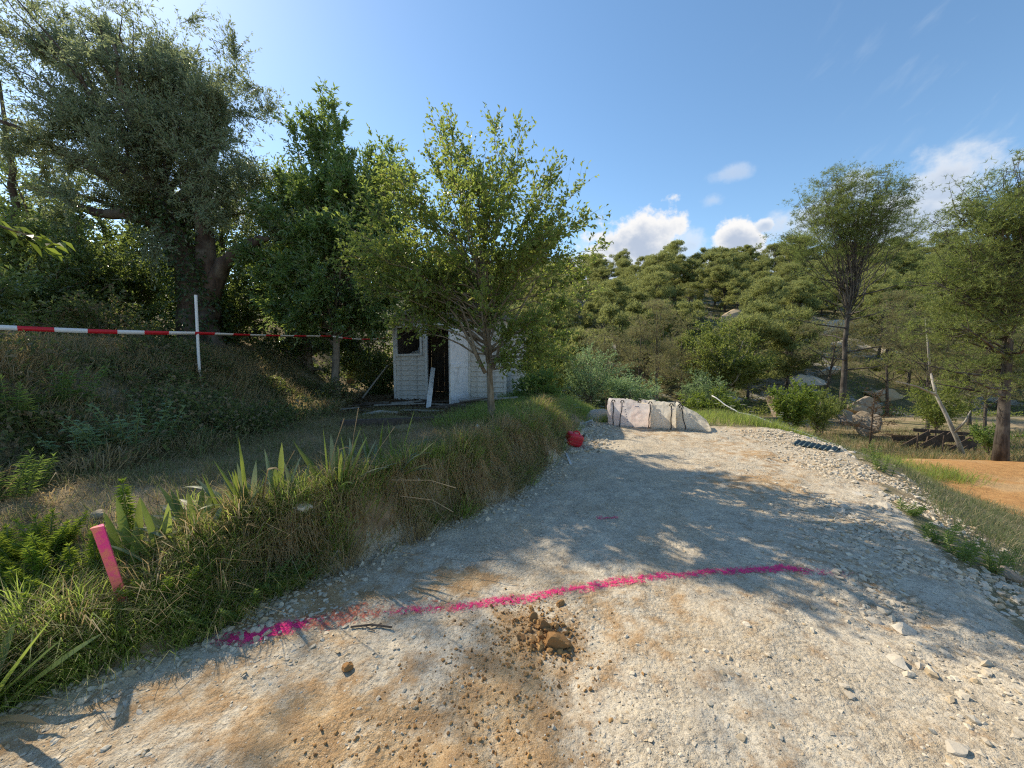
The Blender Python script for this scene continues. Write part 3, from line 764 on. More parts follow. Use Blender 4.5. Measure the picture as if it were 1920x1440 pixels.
def paint_strip(name, pix, halfw, dose, mat, lift=0.004):
    C = np.array([ground_px(*q)[:2] for q in pix]); 
    t = np.concatenate([[0], np.cumsum(np.linalg.norm(np.diff(C, axis=0), axis=1))])
    n = int(t[-1] / 0.012) + 2; tt = np.linspace(0, t[-1], n)
    X = np.interp(tt, t, C[:, 0]); Y = np.interp(tt, t, C[:, 1]); Wd = np.interp(tt, t, halfw); D = np.interp(tt, t, dose)
    Y = Y + 0.012 * fbm(tt * 5, tt * 0 + 2, 3, 61)
    T = np.stack([np.gradient(X), np.gradient(Y)], 1); T /= np.linalg.norm(T, axis=1, keepdims=True)
    Nn = np.stack([-T[:, 1], T[:, 0]], 1)
    kk = 13; s = np.linspace(-1, 1, kk)
    PX = X[:, None] + Nn[:, :1] * s * Wd[:, None]; PY = Y[:, None] + Nn[:, 1:] * s * Wd[:, None]
    PZ = H(PX, PY) + lift
    V = np.stack([PX, PY, PZ], 2).reshape(-1, 3)
    i = (np.arange(n - 1)[:, None] * kk + np.arange(kk - 1)[None]).ravel()
    me = mesh_np(name, V, np.stack([i, i + 1, i + kk + 1, i + kk], 1), True)
    a = me.attributes.new('dose', 'FLOAT', 'POINT')
    a.data.foreach_set('value', ((1 - np.abs(s)[None] ** 1.6) * D[:, None]).ravel().astype(np.float32))
    return obj(name, me, mat)
pk = paint_mat('pink_spray', (0.90, 0.035, 0.215), 0.36, 1.0, 30)
o = paint_strip('spray_line', [(385, 1203), (470, 1192), (560, 1172), (620, 1158), (700, 1155), (760, 1145), (860, 1140), (960, 1124), (1060, 1108), (1150, 1092), (1260, 1080), (1370, 1072), (1470, 1065), (1520, 1072), (1570, 1073), (1625, 1082)],
                [.075, .09, .09, .08, .06, .065, .07, .072, .07, .07, .065, .07, .075, .075, .07, .06], [.5, .95, .8, .15, .3, .62, .68, .78, .75, .8, .75, .8, .9, .6, .45, .15], pk)
tag(o, 'fluorescent pink spray line crossing the gravel track', 'painted line')
od = paint_mat('orange_spray_dust', (0.60, 0.17, 0.10), 0.50, 1.25, 16)
o = paint_strip('spray_haze', [(400, 1200), (520, 1180), (640, 1155), (760, 1140), (900, 1135), (1050, 1110)], [.10, .13, .16, .13, .11, .08], [.4, .7, .95, .65, .6, .3], od, 0.0025)
tag(o, 'faint red-orange overspray dust round the left part of the pink line', 'painted line')
o = paint_strip('spray_dab', [(1118, 972), (1158, 970)], [.05, .05], [.6, .6], pk)
tag(o, 'short faint pink dab further up the track', 'painted line')

# ------------------------------------------------------------------ foliage builders
def skeleton(rg, base, top, r0, n_limbs, crown_pts, start=0.35, wob=0.06, rmin=0.006, k=7, limb_r=0.5, sag=0.0):
    """trunk plus limbs reaching crown_pts; returns MB and polyline list"""
    mb = MB(); base = np.array(base, float); top = np.array(top, float)
    n = 9; t = np.linspace(0, 1, n)
    tr = base + (top - base) * t[:, None]
    hgt = np.linalg.norm(top - base)
    tr[1:] += np.cumsum(rg.normal(0, wob * hgt / n, (n - 1, 3)) * [1, 1, 0.2], 0)
    rad = r0 * (1 - 0.8 * t) * (1 + 0.35 * np.exp(-t * 14))
    mb.tube(tr, np.maximum(rad, rmin), k)
    lines = []
    for q in crown_pts:
        q = np.array(q, float)
        rel = np.clip((q[2] - base[2]) / max(hgt, .1), 0, 1)
        s = np.clip(start + (rel - start) * rg.uniform(0.25, 0.75), start, 0.97) if rel > start else start
        p0 = np.array([np.interp(s, t, tr[:, c]) for c in range(3)])
        rr = np.interp(s, t, rad) * limb_r
        m = 7; u = np.linspace(0, 1, m)[:, None]
        ctrl = p0 + (q - p0) * 0.5 + np.array([0, 0, 1]) * np.linalg.norm(q - p0) * rg.uniform(0.0, 0.16) - np.array([0, 0, sag])
        L = (1 - u) ** 2 * p0 + 2 * u * (1 - u) * ctrl + u ** 2 * q
        L[1:-1] += rg.normal(0, 0.025 * np.linalg.norm(q - p0), (m - 2, 3))
        mb.tube(L, np.maximum(rr * (1 - 0.85 * u[:, 0]), rmin * 0.6), 5, cap=False)
        lines.append(L)
    return mb, lines

def in_ellipsoid(rg, n, c, rad, shell=0.0, zmin=-1.0):
    out = []
    while len(out) < n:
        v = rg.uniform(-1, 1, (n * 3, 3)); d = np.linalg.norm(v, axis=1)
        v = v[(d < 1) & (d > shell) & (v[:, 2] > zmin)]
        out.extend(list(v[:n - len(out)]))
    return np.array(out[:n]) * np.array(rad) + np.array(c)

def sun_gap(p):
    """True where twigs are thinned out of the crown so the sun reaches the foreground"""
    q = p - np.array(TOSUN) * (p[2] - 0.4) / TOSUN.z
    for (cx_, cy_, r_) in ((-2.4, 2.5, .6), (-1.0, 2.62, .42), (-.3, 2.75, .7), (.5, 2.6, .6), (-1.5, 2.3, .4), (-.7, 2.9, .3), (-1.75, 2.65, .42), (-1.38, 2.98, .36), (-2.3, 2.1, .55), (-2.6, 1.5, .8), (-1.2, 1.3, .8), (0.2, 1.2, 1.0), (1.6, 1.0, 1.0), (-.6, 2.1, .5)):
        if (q[0] - cx_) ** 2 + (q[1] - cy_) ** 2 < r_ * r_: return True
    return (-3.2 < q[0] < 3 and q[1] < 2.6) or (-3.6 < q[0] < -1.2 and q[1] < 3.1)

def twig_leaves(rg, lines, per_line, twig_len, nleaf, L, Wd, spread=0.8, up=0.3, tip_bias=0.35, twig_mb=None, tw_r=0.003, droop=0.15, fold=0.25, gap=None):
    """sprout twigs from limb polylines and set leaves along them"""
    P = []; D = []
    for ln in lines:
        m = len(ln)
        for _ in range(per_line):
            s = tip_bias + (1 - tip_bias) * rg.random() ** 0.7
            f = s * (m - 1); i = min(int(f), m - 2); p = ln[i] + (ln[i + 1] - ln[i]) * (f - i)
            d = ln[min(i + 1, m - 1)] - ln[max(i - 1, 0)]; d = d / (np.linalg.norm(d) + 1e-6)
            d = d + rg.normal(0, spread, 3) + np.array([0, 0, up]); d /= np.linalg.norm(d) + 1e-6
            ln_t = twig_len * rg.uniform(0.4, 1.25)
            if gap is not None and gap(p + d * ln_t * .5) and rg.random() < .92: continue  # most twigs inside the gaps are left out to let sun through
            u = np.sort(rg.random(nleaf)) * 0.92 + 0.08
            q = p + d * (u * ln_t)[:, None] + rg.normal(0, 0.03 * twig_len, (nleaf, 3))
            dd = d + rg.normal(0, 0.75, (nleaf, 3))
            P.append(q); D.append(dd)
            if twig_mb is not None:
                twig_mb.tube(np.stack([p, p + d * ln_t * 0.55 + [0, 0, .02 * twig_len], p + d * ln_t]), [tw_r, tw_r * .8, tw_r * .4], 3, cap=False)
    P = np.vstack(P); D = np.vstack(D); n = len(P)
    N = rdir(rg, n) + np.array([0, 0, 0.9])
    return leaves(P, D, N, L * rg.uniform(0.65, 1.25, n), Wd * rg.uniform(0.75, 1.2, n), fold, droop)

def make_tree(name, base, label, cat, wood, crown, wood_mat, leaf_mat_, group=None):
    """base: world location; wood/crown are MBs in world coordinates -> moved to local"""
    e = empty(name, base)
    off = np.array(base, float)
    wv = wood
    wv.v = [v - off for v in wv.v]; crown.v = [v - off for v in crown.v]
    wv.build('trunk', wood_mat, e, smooth=True)
    crown.build('crown', leaf_mat_, e)
    tag(e, label, cat, group)
    return e

# ------------------------------------------------------------------ plum tree in front of the shed
rg = np.random.default_rng(5)
bx, by = -0.29, 5.95; bz = h1(bx, by)
cpts = []
def ctree(n, c, rad, sh=0.5): return list(in_ellipsoid(rg, n, c, rad, sh))
cc = np.array([-0.70, 5.9, 3.25])
cpts += ctree(60, cc, (1.75, 1.4, 1.2), 0.5)
cpts += ctree(14, (-1.5, 5.8, 2.7), (.7, .8, .8), 0.3)
cpts += [np.array(px(u, v, y=y)) for (u, v, y) in [(815, 235, 5.9), (870, 290, 5.6), (930, 235, 6.2), (972, 240, 6.0), (1040, 310, 6.1), (1090, 350, 6.1), (1095, 420, 6.3), (1130, 470, 6.2),
          (1090, 520, 6.0), (720, 330, 5.7), (680, 390, 5.6), (650, 480, 5.6), (640, 500, 5.8), (690, 540, 5.6), (800, 290, 6.2), (850, 250, 6.3), (900, 330, 5.2), (1010, 380, 5.4),
          (1000, 600, 5.6), (1060, 580, 6.0), (770, 540, 5.2), (1000, 640, 5.5), (960, 610, 5.3), (1050, 630, 5.9), (1090, 560, 6.1), (1020, 660, 5.8), (985, 690, 5.7), (950, 670, 5.4), (1060, 670, 6.2), (1000, 600, 5.2), (740, 480, 5.4), (690, 470, 5.4), (670, 520, 5.7), (700, 430, 6.1), (760, 400, 5.2), (900, 560, 5.0), (1020, 480, 5.1), (1000, 330, 6.4), (960, 300, 5.9)]]
wood, lines = skeleton(rg, (bx, by, bz - .08), (-0.55, 5.95, 3.6), 0.058, 0, cpts, start=0.28, wob=0.05, limb_r=0.42, rmin=0.004)
# lower limbs seen against the pale siding
low = []
for (pts) in [[(905, 690), (890, 655), (878, 610), (850, 540)], [(925, 690), (940, 640), (970, 590), (1010, 520)], [(915, 680), (905, 600), (895, 500), (880, 420)], [(910, 700), (880, 640), (860, 600), (800, 520)]]:
    L = np.array([px(u, v, y=5.9 - 0.04 * i) for i, (u, v) in enumerate(pts)])
    wood.tube(L, [0.032, 0.024, 0.018, 0.010], 6)
    low.append(L)
crown = MB()
V, F = twig_leaves(rg, lines, 36, 0.36, 8, 0.064, 0.036, spread=0.7, up=0.2, tip_bias=0.35, twig_mb=wood, tw_r=0.0018)
crown.add(V, F)
make_tree('plum_tree', (bx, by, bz), 'light green young fruit tree with thin trunk in front of the shed', 'tree', wood, crown, M['plum_bark'], M['fruit'])

# ------------------------------------------------------------------ bay laurel left of the shed
rg = np.random.default_rng(6)
bx, by = -4.12, 9.12; bz = h1(bx, by)
cpts = list(in_ellipsoid(rg, 62, (-4.2, 9.4, 3.8), (1.95, 1.4, 2.0), 0.55)) + list(in_ellipsoid(rg, 20, (-3.7, 9.6, 5.3), (1.6, 1.2, .7), 0.4))
cpts += [np.array(px(u, v, y=y + 1.0)) for (u, v, y) in [(600, 175, 8.2), (575, 215, 8.2), (625, 195, 8.3), (590, 235, 8.4), (610, 260, 8.2), (640, 240, 8.0), (545, 235, 8.2), (700, 270, 8.3), (730, 290, 8.6), (660, 300, 8), (520, 330, 8.), (500, 420, 7.8),
          (490, 520, 7.6), (500, 570, 7.5), (560, 600, 7.5), (640, 600, 7.6), (700, 570, 7.8), (740, 520, 8.0), (470, 480, 7.8), (530, 500, 7.2), (600, 520, 7.0), (600, 420, 7.0), (700, 450, 7.2), (560, 350, 7.4), (680, 360, 7.5),
          (745, 330, 8.3), (640, 420, 6.9), (760, 420, 8.0), (730, 560, 8.4), (580, 560, 7.1)]]
wood, lines = skeleton(rg, (bx, by, bz - .1), (-4.1, 9.4, 5.6), 0.10, 0, cpts, start=0.22, wob=0.04, limb_r=0.45)
crown = MB()
V, F = twig_leaves(rg, lines, 62, 0.42, 10, 0.115, 0.042, spread=0.75, up=0.35, tip_bias=0.38, twig_mb=None)
crown.add(V, F)
make_tree('laurel_tree', (bx, by, bz), 'dense dark glossy laurel tree with tape tied to its trunk', 'tree', wood, crown, M['bark'], M['laurel'])

# ------------------------------------------------------------------ great old olive at the upper left
rg = np.random.default_rng(7)
bx, by = -7.35, 9.4; bz = h1(bx, by)
wood = MB()
def limb(pts, rad, y0, yd, k=8):
    L = np.array([px(u, v, y=y0 + yd * i) for i, (u, v) in enumerate(pts)])
    # resample smooth
    t = np.arange(len(L)); tt = np.linspace(0, len(L) - 1, len(L) * 3)
    Ls = np.stack([np.interp(tt, t, L[:, c]) for c in range(3)], 1)
    Ls[1:-1] = (Ls[:-2] + Ls[1:-1] * 2 + Ls[2:]) / 4
    Ls += rg.normal(0, 0.02, Ls.shape)
    wood.tube(Ls, np.interp(tt, t, rad), k)
    return Ls
limbs = []
limb([(375, 690), (375, 640), (372, 590), (365, 540), (350, 480), (330, 420)], [.60, .46, .38, .34, .26, .12], 9.4, -.05, 10)
limbs.append(limb([(385, 600), (390, 540), (385, 470), (380, 400), (390, 330), (400, 250)], [.30, .24, .20, .15, .08, .02], 9.35, -.1))
limbs.append(limb([(390, 570), (410, 510), (440, 475), (480, 455), (505, 445)], [.24, .17, .14, .11, .04], 9.3, -.15))
limb([(385, 590), (405, 640), (425, 670), (470, 700)], [.2, .16, .13, .10], 9.2, -.1)
limbs.append(limb([(345, 500), (300, 420), (250, 400), (180, 400), (90, 360)], [.26, .18, .13, .09, .03], 9.3, -.25))
limbs.append(limb([(340, 450), (300, 360), (260, 270), (230, 180), (215, 80)], [.24, .15, .10, .06, .02], 9.3, -.1))
limbs.append(limb([(330, 430), (240, 330), (150, 240), (80, 140)], [.16, .10, .06, .02], 9.2, -.1))
limbs.append(limb([(350, 420), (370, 320), (400, 220), (410, 160)], [.16, .09, .05, .015], 9.3, .0))
limbs.append(limb([(300, 400), (180, 320), (60, 250), (-60, 200)], [.14, .09, .05, .02], 9.1, -.3))
limbs.append(limb([(60, 700), (40, 560), (30, 420), (20, 300), (0, 150)], [.10, .09, .07, .05, .02], 8.8, .0))
cpts = [np.array(px(u, v, y=y)) for (u, v, y) in
        [(-20, -60, 8.7), (0, -20, 8.5), (30, 30, 9.5), (180, 30, 9), (230, 25, 9.2), (250, 40, 9.6), (150, 60, 8.7), (90, 90, 9.6), (10, 110, 8.5), (200, 120, 9.7), (270, 100, 9.3), (300, 60, 9.4), (290, 140, 10),
         (320, 140, 9.6), (350, 160, 9.2), (380, 170, 9.6), (405, 195, 9.4), (430, 230, 9.5), (445, 260, 9.9), (400, 260, 9), (340, 220, 8.6), (280, 210, 8.8), (210, 210, 8.4), (130, 180, 9), (60, 200, 8.5), (-20, 210, 8.4),
         (30, 280, 9.2), (110, 290, 8.6), (190, 300, 9.4), (260, 300, 8.5), (320, 300, 9), (390, 320, 8.8), (450, 310, 9.6), (470, 350, 9.8), (420, 380, 9), (350, 370, 8.5), (270, 370, 8.6), (180, 370, 8.7), (100, 360, 8.6), (30, 350, 8.5),
         (460, 400, 9.2), (60, 0, 10), (140, 30, 9.6), (270, 60, 9.8), (240, 80, 8.9), (180, 50, 9.8), (330, 100, 9.7), (420, 170, 10), (-60, 100, 9), (-70, 0, 9), (-80, 250, 9), (370, 240, 10), (150, 120, 9.9), (230, 260, 9.9)]]
# a lower skeleton just for the branching, starting from the fork
w2, lines = skeleton(rg, px(345, 480, y=9.3), px(270, 180, y=9.3), 0.16, 0, cpts, start=0.05, wob=0.05, limb_r=0.42, rmin=0.01)
wood.add(np.vstack(w2.v), None if not w2.f3 else np.vstack(w2.f3), np.vstack(w2.f4))
for q in cpts:                                   # short side branches fill the crown between the limbs
    for _ in range(3):
        p0 = q + rg.normal(0, .45, 3); lines.append(np.linspace(p0, p0 + unit(rg.normal(0, 1, (1, 3)) + [[0, 0, .4]])[0] * .7, 4))
crown = MB()
V, F = twig_leaves(rg, lines, 42, 0.62, 20, 0.085, 0.026, spread=0.85, up=0.2, tip_bias=0.22, twig_mb=wood, tw_r=0.0025, droop=0.05, fold=0.1, gap=sun_gap)
crown.add(V, F)
olive = make_tree('olive_tree', (bx, by, bz), 'large old olive tree with thick leaning trunk and fine grey foliage', 'tree', wood, crown, M['olive_bark'], M['olive'])
# ivy round the olive trunk
n = 5200
t = rg.random(n); a = rg.uniform(0, 2 * PI, n)
cu = np.interp(t, [0, .3, .6, 1], [375, 368, 345, 300]); cv = np.interp(t, [0, .3, .6, 1], [690, 560, 470, 380])
C = np.array([px(u, v, y=9.25) for u, v in zip(cu, cv)])
rr = np.interp(t, [0, .4, .7, 1], [.85, .55, .65, .75]) * rg.uniform(.75, 1.15, n)
P = C + np.stack([np.cos(a) * rr, np.sin(a) * rr, rg.normal(0, .12, n)], 1)
D = np.stack([np.cos(a) * .5, np.sin(a) * .5, -np.ones(n) * .6], 1) + rg.normal(0, .4, (n, 3))
N = np.stack([np.cos(a), np.sin(a), np.full(n, .5)], 1) + rg.normal(0, .35, (n, 3))
V, F = leaves(P, D, N, .085 * rg.uniform(.6, 1.2, n), .075 * rg.uniform(.6, 1.2, n), .1, .1)
mb = MB(); mb.add(V, F)
o = mb.build('ivy', M['ivy']); tag(o, 'dark ivy wrapped round the thick olive trunk', 'ivy')

# ------------------------------------------------------------------ evergreen shrubs behind and beside
def bush(name, c, rad, n_limbs, per, twig, nleaf, L, Wd, leaf, wood_m, label, seed, cat='bush', up=.2, group=None, shell=.45):
    rg = np.random.default_rng(seed)
    bx, by = c[0], c[1]; bz = h1(bx, by)
    cp = list(in_ellipsoid(rg, n_limbs, c, rad, shell, -0.95))
    wood, lines = skeleton(rg, (bx, by, bz - .1), (bx, by, max(c[2] + rad[2] * .3, bz + .3)), max(.02, .05 * rad[2]), 0, cp, start=0.03, wob=.06, limb_r=.5)
    crown = MB(); V, F = twig_leaves(rg, lines, int(per * (1.8 if by < 11 and bx < 0 else 1.25)), twig * 1.1, nleaf, L * 1.12, Wd * 1.15, .85, up, .2); crown.add(V, F)
    return make_tree(name, (bx, by, bz), label, cat, wood, crown, wood_m, leaf, group)
bush('evergreen_bush', (-9.6, 8.3, 3.1), (2.0, 1.6, 1.7), 60, 24, .45, 8, .085, .042, M['hedge'], M['bark'], 'dark evergreen bush under the olive crown at the left edge', 31)
bush('evergreen_bush', (-7.9, 10.6, 2.9), (1.5, 1.2, 1.4), 40, 22, .45, 8, .085, .042, M['hedge'], M['bark'], 'dark evergreen bush directly behind the olive trunk', 32)
bush('evergreen_bush', (-6.0, 11.6, 3.2), (1.9, 1.3, 2.3), 60, 24, .45, 8, .085, .042, M['hedge'], M['bark'], 'tall dark evergreen bush between the olive and the laurel', 33)
bush('evergreen_bush', (-5.2, 12.6, 5.6), (2.2, 1.4, 2.0), 55, 22, .5, 8, .09, .045, M['laurel'], M['bark'], 'tall green tree top showing behind the laurel', 34, 'tree')
bush('evergreen_bush', (-12.5, 10.8, 4.6), (2.6, 2.0, 2.6), 60, 20, .5, 8, .09, .045, M['hedge'], M['bark'], 'dark leafy tree far left behind the olive crown', 35, 'tree')
bush('evergreen_bush', (-9.6, 13.0, 4.6), (3.2, 1.6, 3.0), 70, 22, .55, 8, .10, .05, M['hedge'], M['bark'], 'dark leafy tree far behind the middle of the olive', 36, 'tree')
bush('evergreen_bush', (-2.6, 13.6, 3.6), (2.4, 1.2, 2.0), 55, 22, .5, 8, .09, .045, M['laurel'], M['bark'], 'dark leafy tree growing behind the shed roof', 37, 'tree')
bush('evergreen_bush', (-4.4, 12.2, 1.7), (1.3, .8, 1.2), 34, 24, .4, 8, .08, .04, M['hedge'], M['bark'], 'dark bush added to darken the place left of the shed', 40)  # added to darken the bright bank that showed here
bush('evergreen_bush', (-10.2, 10.4, 3.4), (1.7, 1.0, 1.8), 46, 24, .45, 8, .085, .042, M['hedge'], M['bark'], 'dark leafy bush showing under the lowest left limb of the olive', 42)
bush('evergreen_bush', (-7.0, 12.4, 5.4), (1.7, 1.2, 2.3), 52, 22, .5, 8, .09, .045, M['hedge'], M['bark'], 'dark leafy tree closing the gap between the olive and laurel crowns', 43, 'tree')
bush('evergreen_bush', (-3.75, 11.3, 1.0), (.7, .5, .8), 26, 22, .3, 8, .07, .035, M['hedge'], M['bark'], 'low dark bush added over the lit ground left of the shed', 44)  # put in front of sunlit ground so this spot stays dark
bush('evergreen_bush', (-7.2, 6.9, 2.05), (.95, .8, .55), 22, 18, .3, 8, .06, .032, M['under'], M['bark'], 'low leafy bush in front of the olive left of the white pole', 38)
bush('evergreen_bush', (-7.6, 5.3, 2.1), (.9, .8, .9), 22, 20, .3, 8, .07, .036, M['hedge'], M['bark'], 'dark bush above the tape at the left edge', 39)

# ------------------------------------------------------------------ slender tree reaching in from beyond the left edge
rg = np.random.default_rng(41)
bx, by = -3.95, 2.45; bz = h1(bx, by)
wood = MB()
wood.tube(np.array([[bx, by, bz - .1], [bx + .03, by, 1.2], [bx + .08, by + .02, 2.0], [bx + .25, by, 2.45], [-3.35, 2.5, 2.45], [-3.12, 2.55, 2.36], [-2.92, 2.6, 2.30]]), [.03, .026, .02, .014, .009, .006, .003], 6)
ln = np.array([[-3.7, 2.45, 2.47], [-3.35, 2.5, 2.45], [-3.12, 2.55, 2.36], [-2.92, 2.6, 2.28]])
crown = MB(); u = rg.uniform(0.1, 1, 42) * 3
P = np.stack([np.interp(u, range(4), ln[:, c]) for c in range(3)], 1) + rg.normal(0, .025, (42, 3))
D = np.stack([rg.uniform(.2, 1, 42), rg.normal(0, .5, 42), rg.uniform(-.9, .1, 42)], 1)
V, F = leaves(P, D, np.array([[0, -.3, 1.]]) + rg.normal(0, .4, (42, 3)), .105 * rg.uniform(.7, 1.2, 42), .045 * rg.uniform(.8, 1.2, 42), .2, .15); crown.add(V, F)
make_tree('sapling', (bx, by, bz), 'bright green leafy twig hanging in at the left edge above the tape', 'tree', wood, crown, M['bark'], M['bright'])

# ------------------------------------------------------------------ shed
M['siding'] = simple_mat('weathered_white_paint', (0.62, 0.60, 0.56), (0.48, 0.46, 0.42), .7, .25, 30, .25, (0.25, 1, 1.5), (0.17, 0.155, 0.13), .55)
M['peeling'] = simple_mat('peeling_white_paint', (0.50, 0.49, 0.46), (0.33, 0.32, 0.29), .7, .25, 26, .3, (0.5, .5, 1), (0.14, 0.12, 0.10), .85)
M['doorpaint'] = simple_mat('door_white_paint', (0.74, 0.76, 0.80), (0.64, 0.66, 0.70), .55, .35, 12, .15, (1, 1, .4), (0.20, 0.18, 0.15), .4)
M['frame'] = simple_mat('grey_white_trim', (0.66, 0.65, 0.62), (0.54, 0.53, 0.50), .65, .3, 30, .2, (1, 1, .3), (0.16, 0.14, 0.12), .5)
M['darkwood'] = simple_mat('dark_rotten_wood', (0.075, 0.058, 0.045), (0.13, 0.10, 0.08), .9, .15, 24, .6, (1, .2, 1))
M['inner'] = simple_mat('shed_inside_board', (0.10, 0.085, 0.07), (0.14, 0.12, 0.10), .85, .15, 20, .4, (1, 1, .2))
M['greywood'] = simple_mat('grey_weathered_wood', (0.25, 0.225, 0.19), (0.36, 0.33, 0.285), .85, .2, 30, .5, (.15, 1, 1), (0.10, 0.08, 0.06), .6)
M['felt'] = simple_mat('dark_roof_felt', (0.055, 0.052, 0.05), (0.09, 0.085, 0.08), .9, .2, 40, .4)
M['gable'] = simple_mat('grey_plywood', (0.27, 0.255, 0.235), (0.20, 0.19, 0.175), .85, .2, 20, .3, (.3, 1, 1), (0.11, 0.10, 0.085), .6)
m, nt = new_mat('dusty_glass')
p = nt.n('ShaderNodeBsdfPrincipled', {'Base Color': (0.8, 0.85, 0.88), 'Roughness': .15, 'Transmission Weight': .85, 'IOR': 1.45}); finish(nt, p.outputs[0]); M['glass'] = m

SZ = 0.42; SL = 2.95; SD = 2.25; SH = 1.92
shed = empty('shed', (-3.0, 9.97, SZ), R(-13))
tag(shed, 'small weathered white wooden shed with its door hanging open', 'shed')
def part(name, c, s, mat, parent=shed, rot=None, bev=0.004):
    mb = MB(); mb.box((0, 0, 0), s, rot)
    o = mb.build(name, M[mat] if isinstance(mat, str) else mat, parent, loc=c)
    if bev: bevel(o, bev, 1)
    return o
rnd = random.Random(3)
def siding(x0, x1, z0, z1, y, mat='siding', axis='x', bh=.125):
    z = z0
    while z < z1 - .02:
        h = min(bh, z1 - z)
        tilt = Matrix.Rotation(R(-8.5), 3, 'X') if axis == 'x' else Matrix.Rotation(R(-8.5), 3, 'Y')
        if axis == 'x':
            part('siding_board', ((x0 + x1) / 2 + rnd.uniform(-.003, .003), y + rnd.uniform(-.002, .002), z + h / 2), (x1 - x0, .016, h + .012), mat, rot=tilt, bev=0.002)
        else:
            part('siding_board', (y + rnd.uniform(-.002, .002), (x0 + x1) / 2, z + h / 2), (.016, x1 - x0, h + .012), mat, rot=tilt, bev=0.002)
        z += h
siding(.07, .865, .0, 1.12, 0.0)
siding(.07, .10, 1.12, SH, 0.0)
siding(.07, .865, 1.83, SH, 0.0)
part('window_post', (.83, .012, 1.475), (.07, .03, .71), 'siding')
siding(2.05, 2.90, 0, SH, 0.0)
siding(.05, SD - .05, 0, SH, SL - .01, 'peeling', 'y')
for (x, y, w) in [(.035, -.012, .07), (SL - .035, -.012, .07), (SL - .01, SD, .07)]:
    part('corner_post', (x, y, SH / 2), (w, .05, SH + .02), 'frame')
part('door_jamb', (.905, -.018, SH / 2), (.075, .06, SH), 'frame')
part('door_jamb', (2.02, -.018, SH / 2), (.06, .06, SH), 'frame')
part('lintel', (1.46, -.02, SH - .03), (1.06, .062, .07), 'frame')
part('threshold', (1.46, 0.02, -.02), (1.1, .10, .05), 'greywood')
# window frame with a shard of glass left in it
wf = MB()
x0, x1, z0, z1 = .13, .80, 1.13, 1.83
for c, s in [(((x0 + x1) / 2, 0, z0), (x1 - x0 + .05, .04, .05)), (((x0 + x1) / 2, 0, z1), (x1 - x0 + .05, .04, .05)), ((x0, 0, (z0 + z1) / 2), (.05, .039, z1 - z0 - .05)), ((x1, 0, (z0 + z1) / 2), (.05, .039, z1 - z0 - .05))]:
    wf.box(c, s)
win = wf.build('window', M['frame'], shed, loc=(0, -.032, 0), rot=(0, R(-1.2), 0))
sh = MB(); sh.add([[.50, 0, 1.155], [.775, 0, 1.155], [.775, 0, 1.42], [.72, 0, 1.25], [.62, 0, 1.215], [.54, 0, 1.19],
                   [.50, .004, 1.155], [.775, .004, 1.155], [.775, .004, 1.42], [.72, .004, 1.25], [.62, .004, 1.215], [.54, .004, 1.19]],
                  [[0, 1, 5], [5, 1, 4], [4, 1, 3], [3, 1, 2], [6, 11, 7], [11, 10, 7], [10, 9, 7], [9, 8, 7]], [[0, 6, 7, 1], [1, 7, 8, 2], [2, 8, 9, 3], [3, 9, 10, 4], [4, 10, 11, 5], [5, 11, 6, 0]])
gl = sh.build('glass_shard', M['glass'], win)
# door, hinged on its right-hand jamb and swung out towards the track
door = empty('door', (1.99, -.05, .0), R(80)); door.parent = shed
DW = .80
part('door_leaf', (-DW / 2, 0, .93), (DW, .032, 1.80), 'doorpaint', door)
for zz in (.16, .9, 1.68): part('rail', (-DW / 2, -.024, zz), (DW - .02, .016, .09), 'doorpaint', door)
part('edge_strip', (-DW - .006, 0, .93), (.018, .045, 1.80), 'frame', door)
part('handle', (-DW + .06, .035, .95), (.03, .05, .11), 'darkwood', door)
# inside
part('floor_board', (SL / 2, SD / 2, -.05), (SL - .12, SD - .12, .04), 'darkwood', bev=0)
for i in range(14): part('back_board', (.115 + i * .21, SD - .02, SH / 2), (.2, .02, SH), 'inner', bev=0)
for i in range(10): part('side_board', (.015, .12 + i * .218, SH / 2), (.02, .21, SH), 'inner', bev=0)
# gable and roof
g = MB(); zb = SH + .012; zp = SH + .50; xm = SL / 2
prof = [(-.02, zb), (SL + .02, zb), (SL + .02, zb + .05), (xm, zp), (-.02, zb + .05)]
g.add([(x, -.005, z) for x, z in prof] + [(x, .02, z) for x, z in prof], [[0, 1, 3], [0, 3, 4], [1, 2, 3], [5, 8, 6], [5, 9, 8], [6, 8, 7]],
      [[0, 5, 6, 1], [1, 6, 7, 2], [2, 7, 8, 3], [3, 8, 9, 4], [4, 9, 5, 0]])
g.build('gable', M['gable'], shed)
rf = empty('roof'); rf.parent = shed
ang = math.atan2(.45, xm + .02)
for sgn in (-1, 1):
    ln_ = math.hypot(xm + .22, .45 * (xm + .22) / xm)
    part('roof_sheet', (xm + sgn * (xm + .2) / 2, SD / 2 - .06, (zp + zb + .05) / 2 + .01), (ln_, SD + .45, .035), 'felt', rf, Matrix.Rotation(sgn * ang, 3, 'Y'))
    part('barge_board', (xm + sgn * (xm + .2) / 2, -.30, (zp + zb + .05) / 2 - .01), (ln_, .022, .10), 'gable', rf, Matrix.Rotation(sgn * ang, 3, 'Y'))
for i in range(7): part('ground_sleeper', (.25 + i * .41, SD / 2, -.14), (.10, SD, .14), 'darkwood', bev=0)

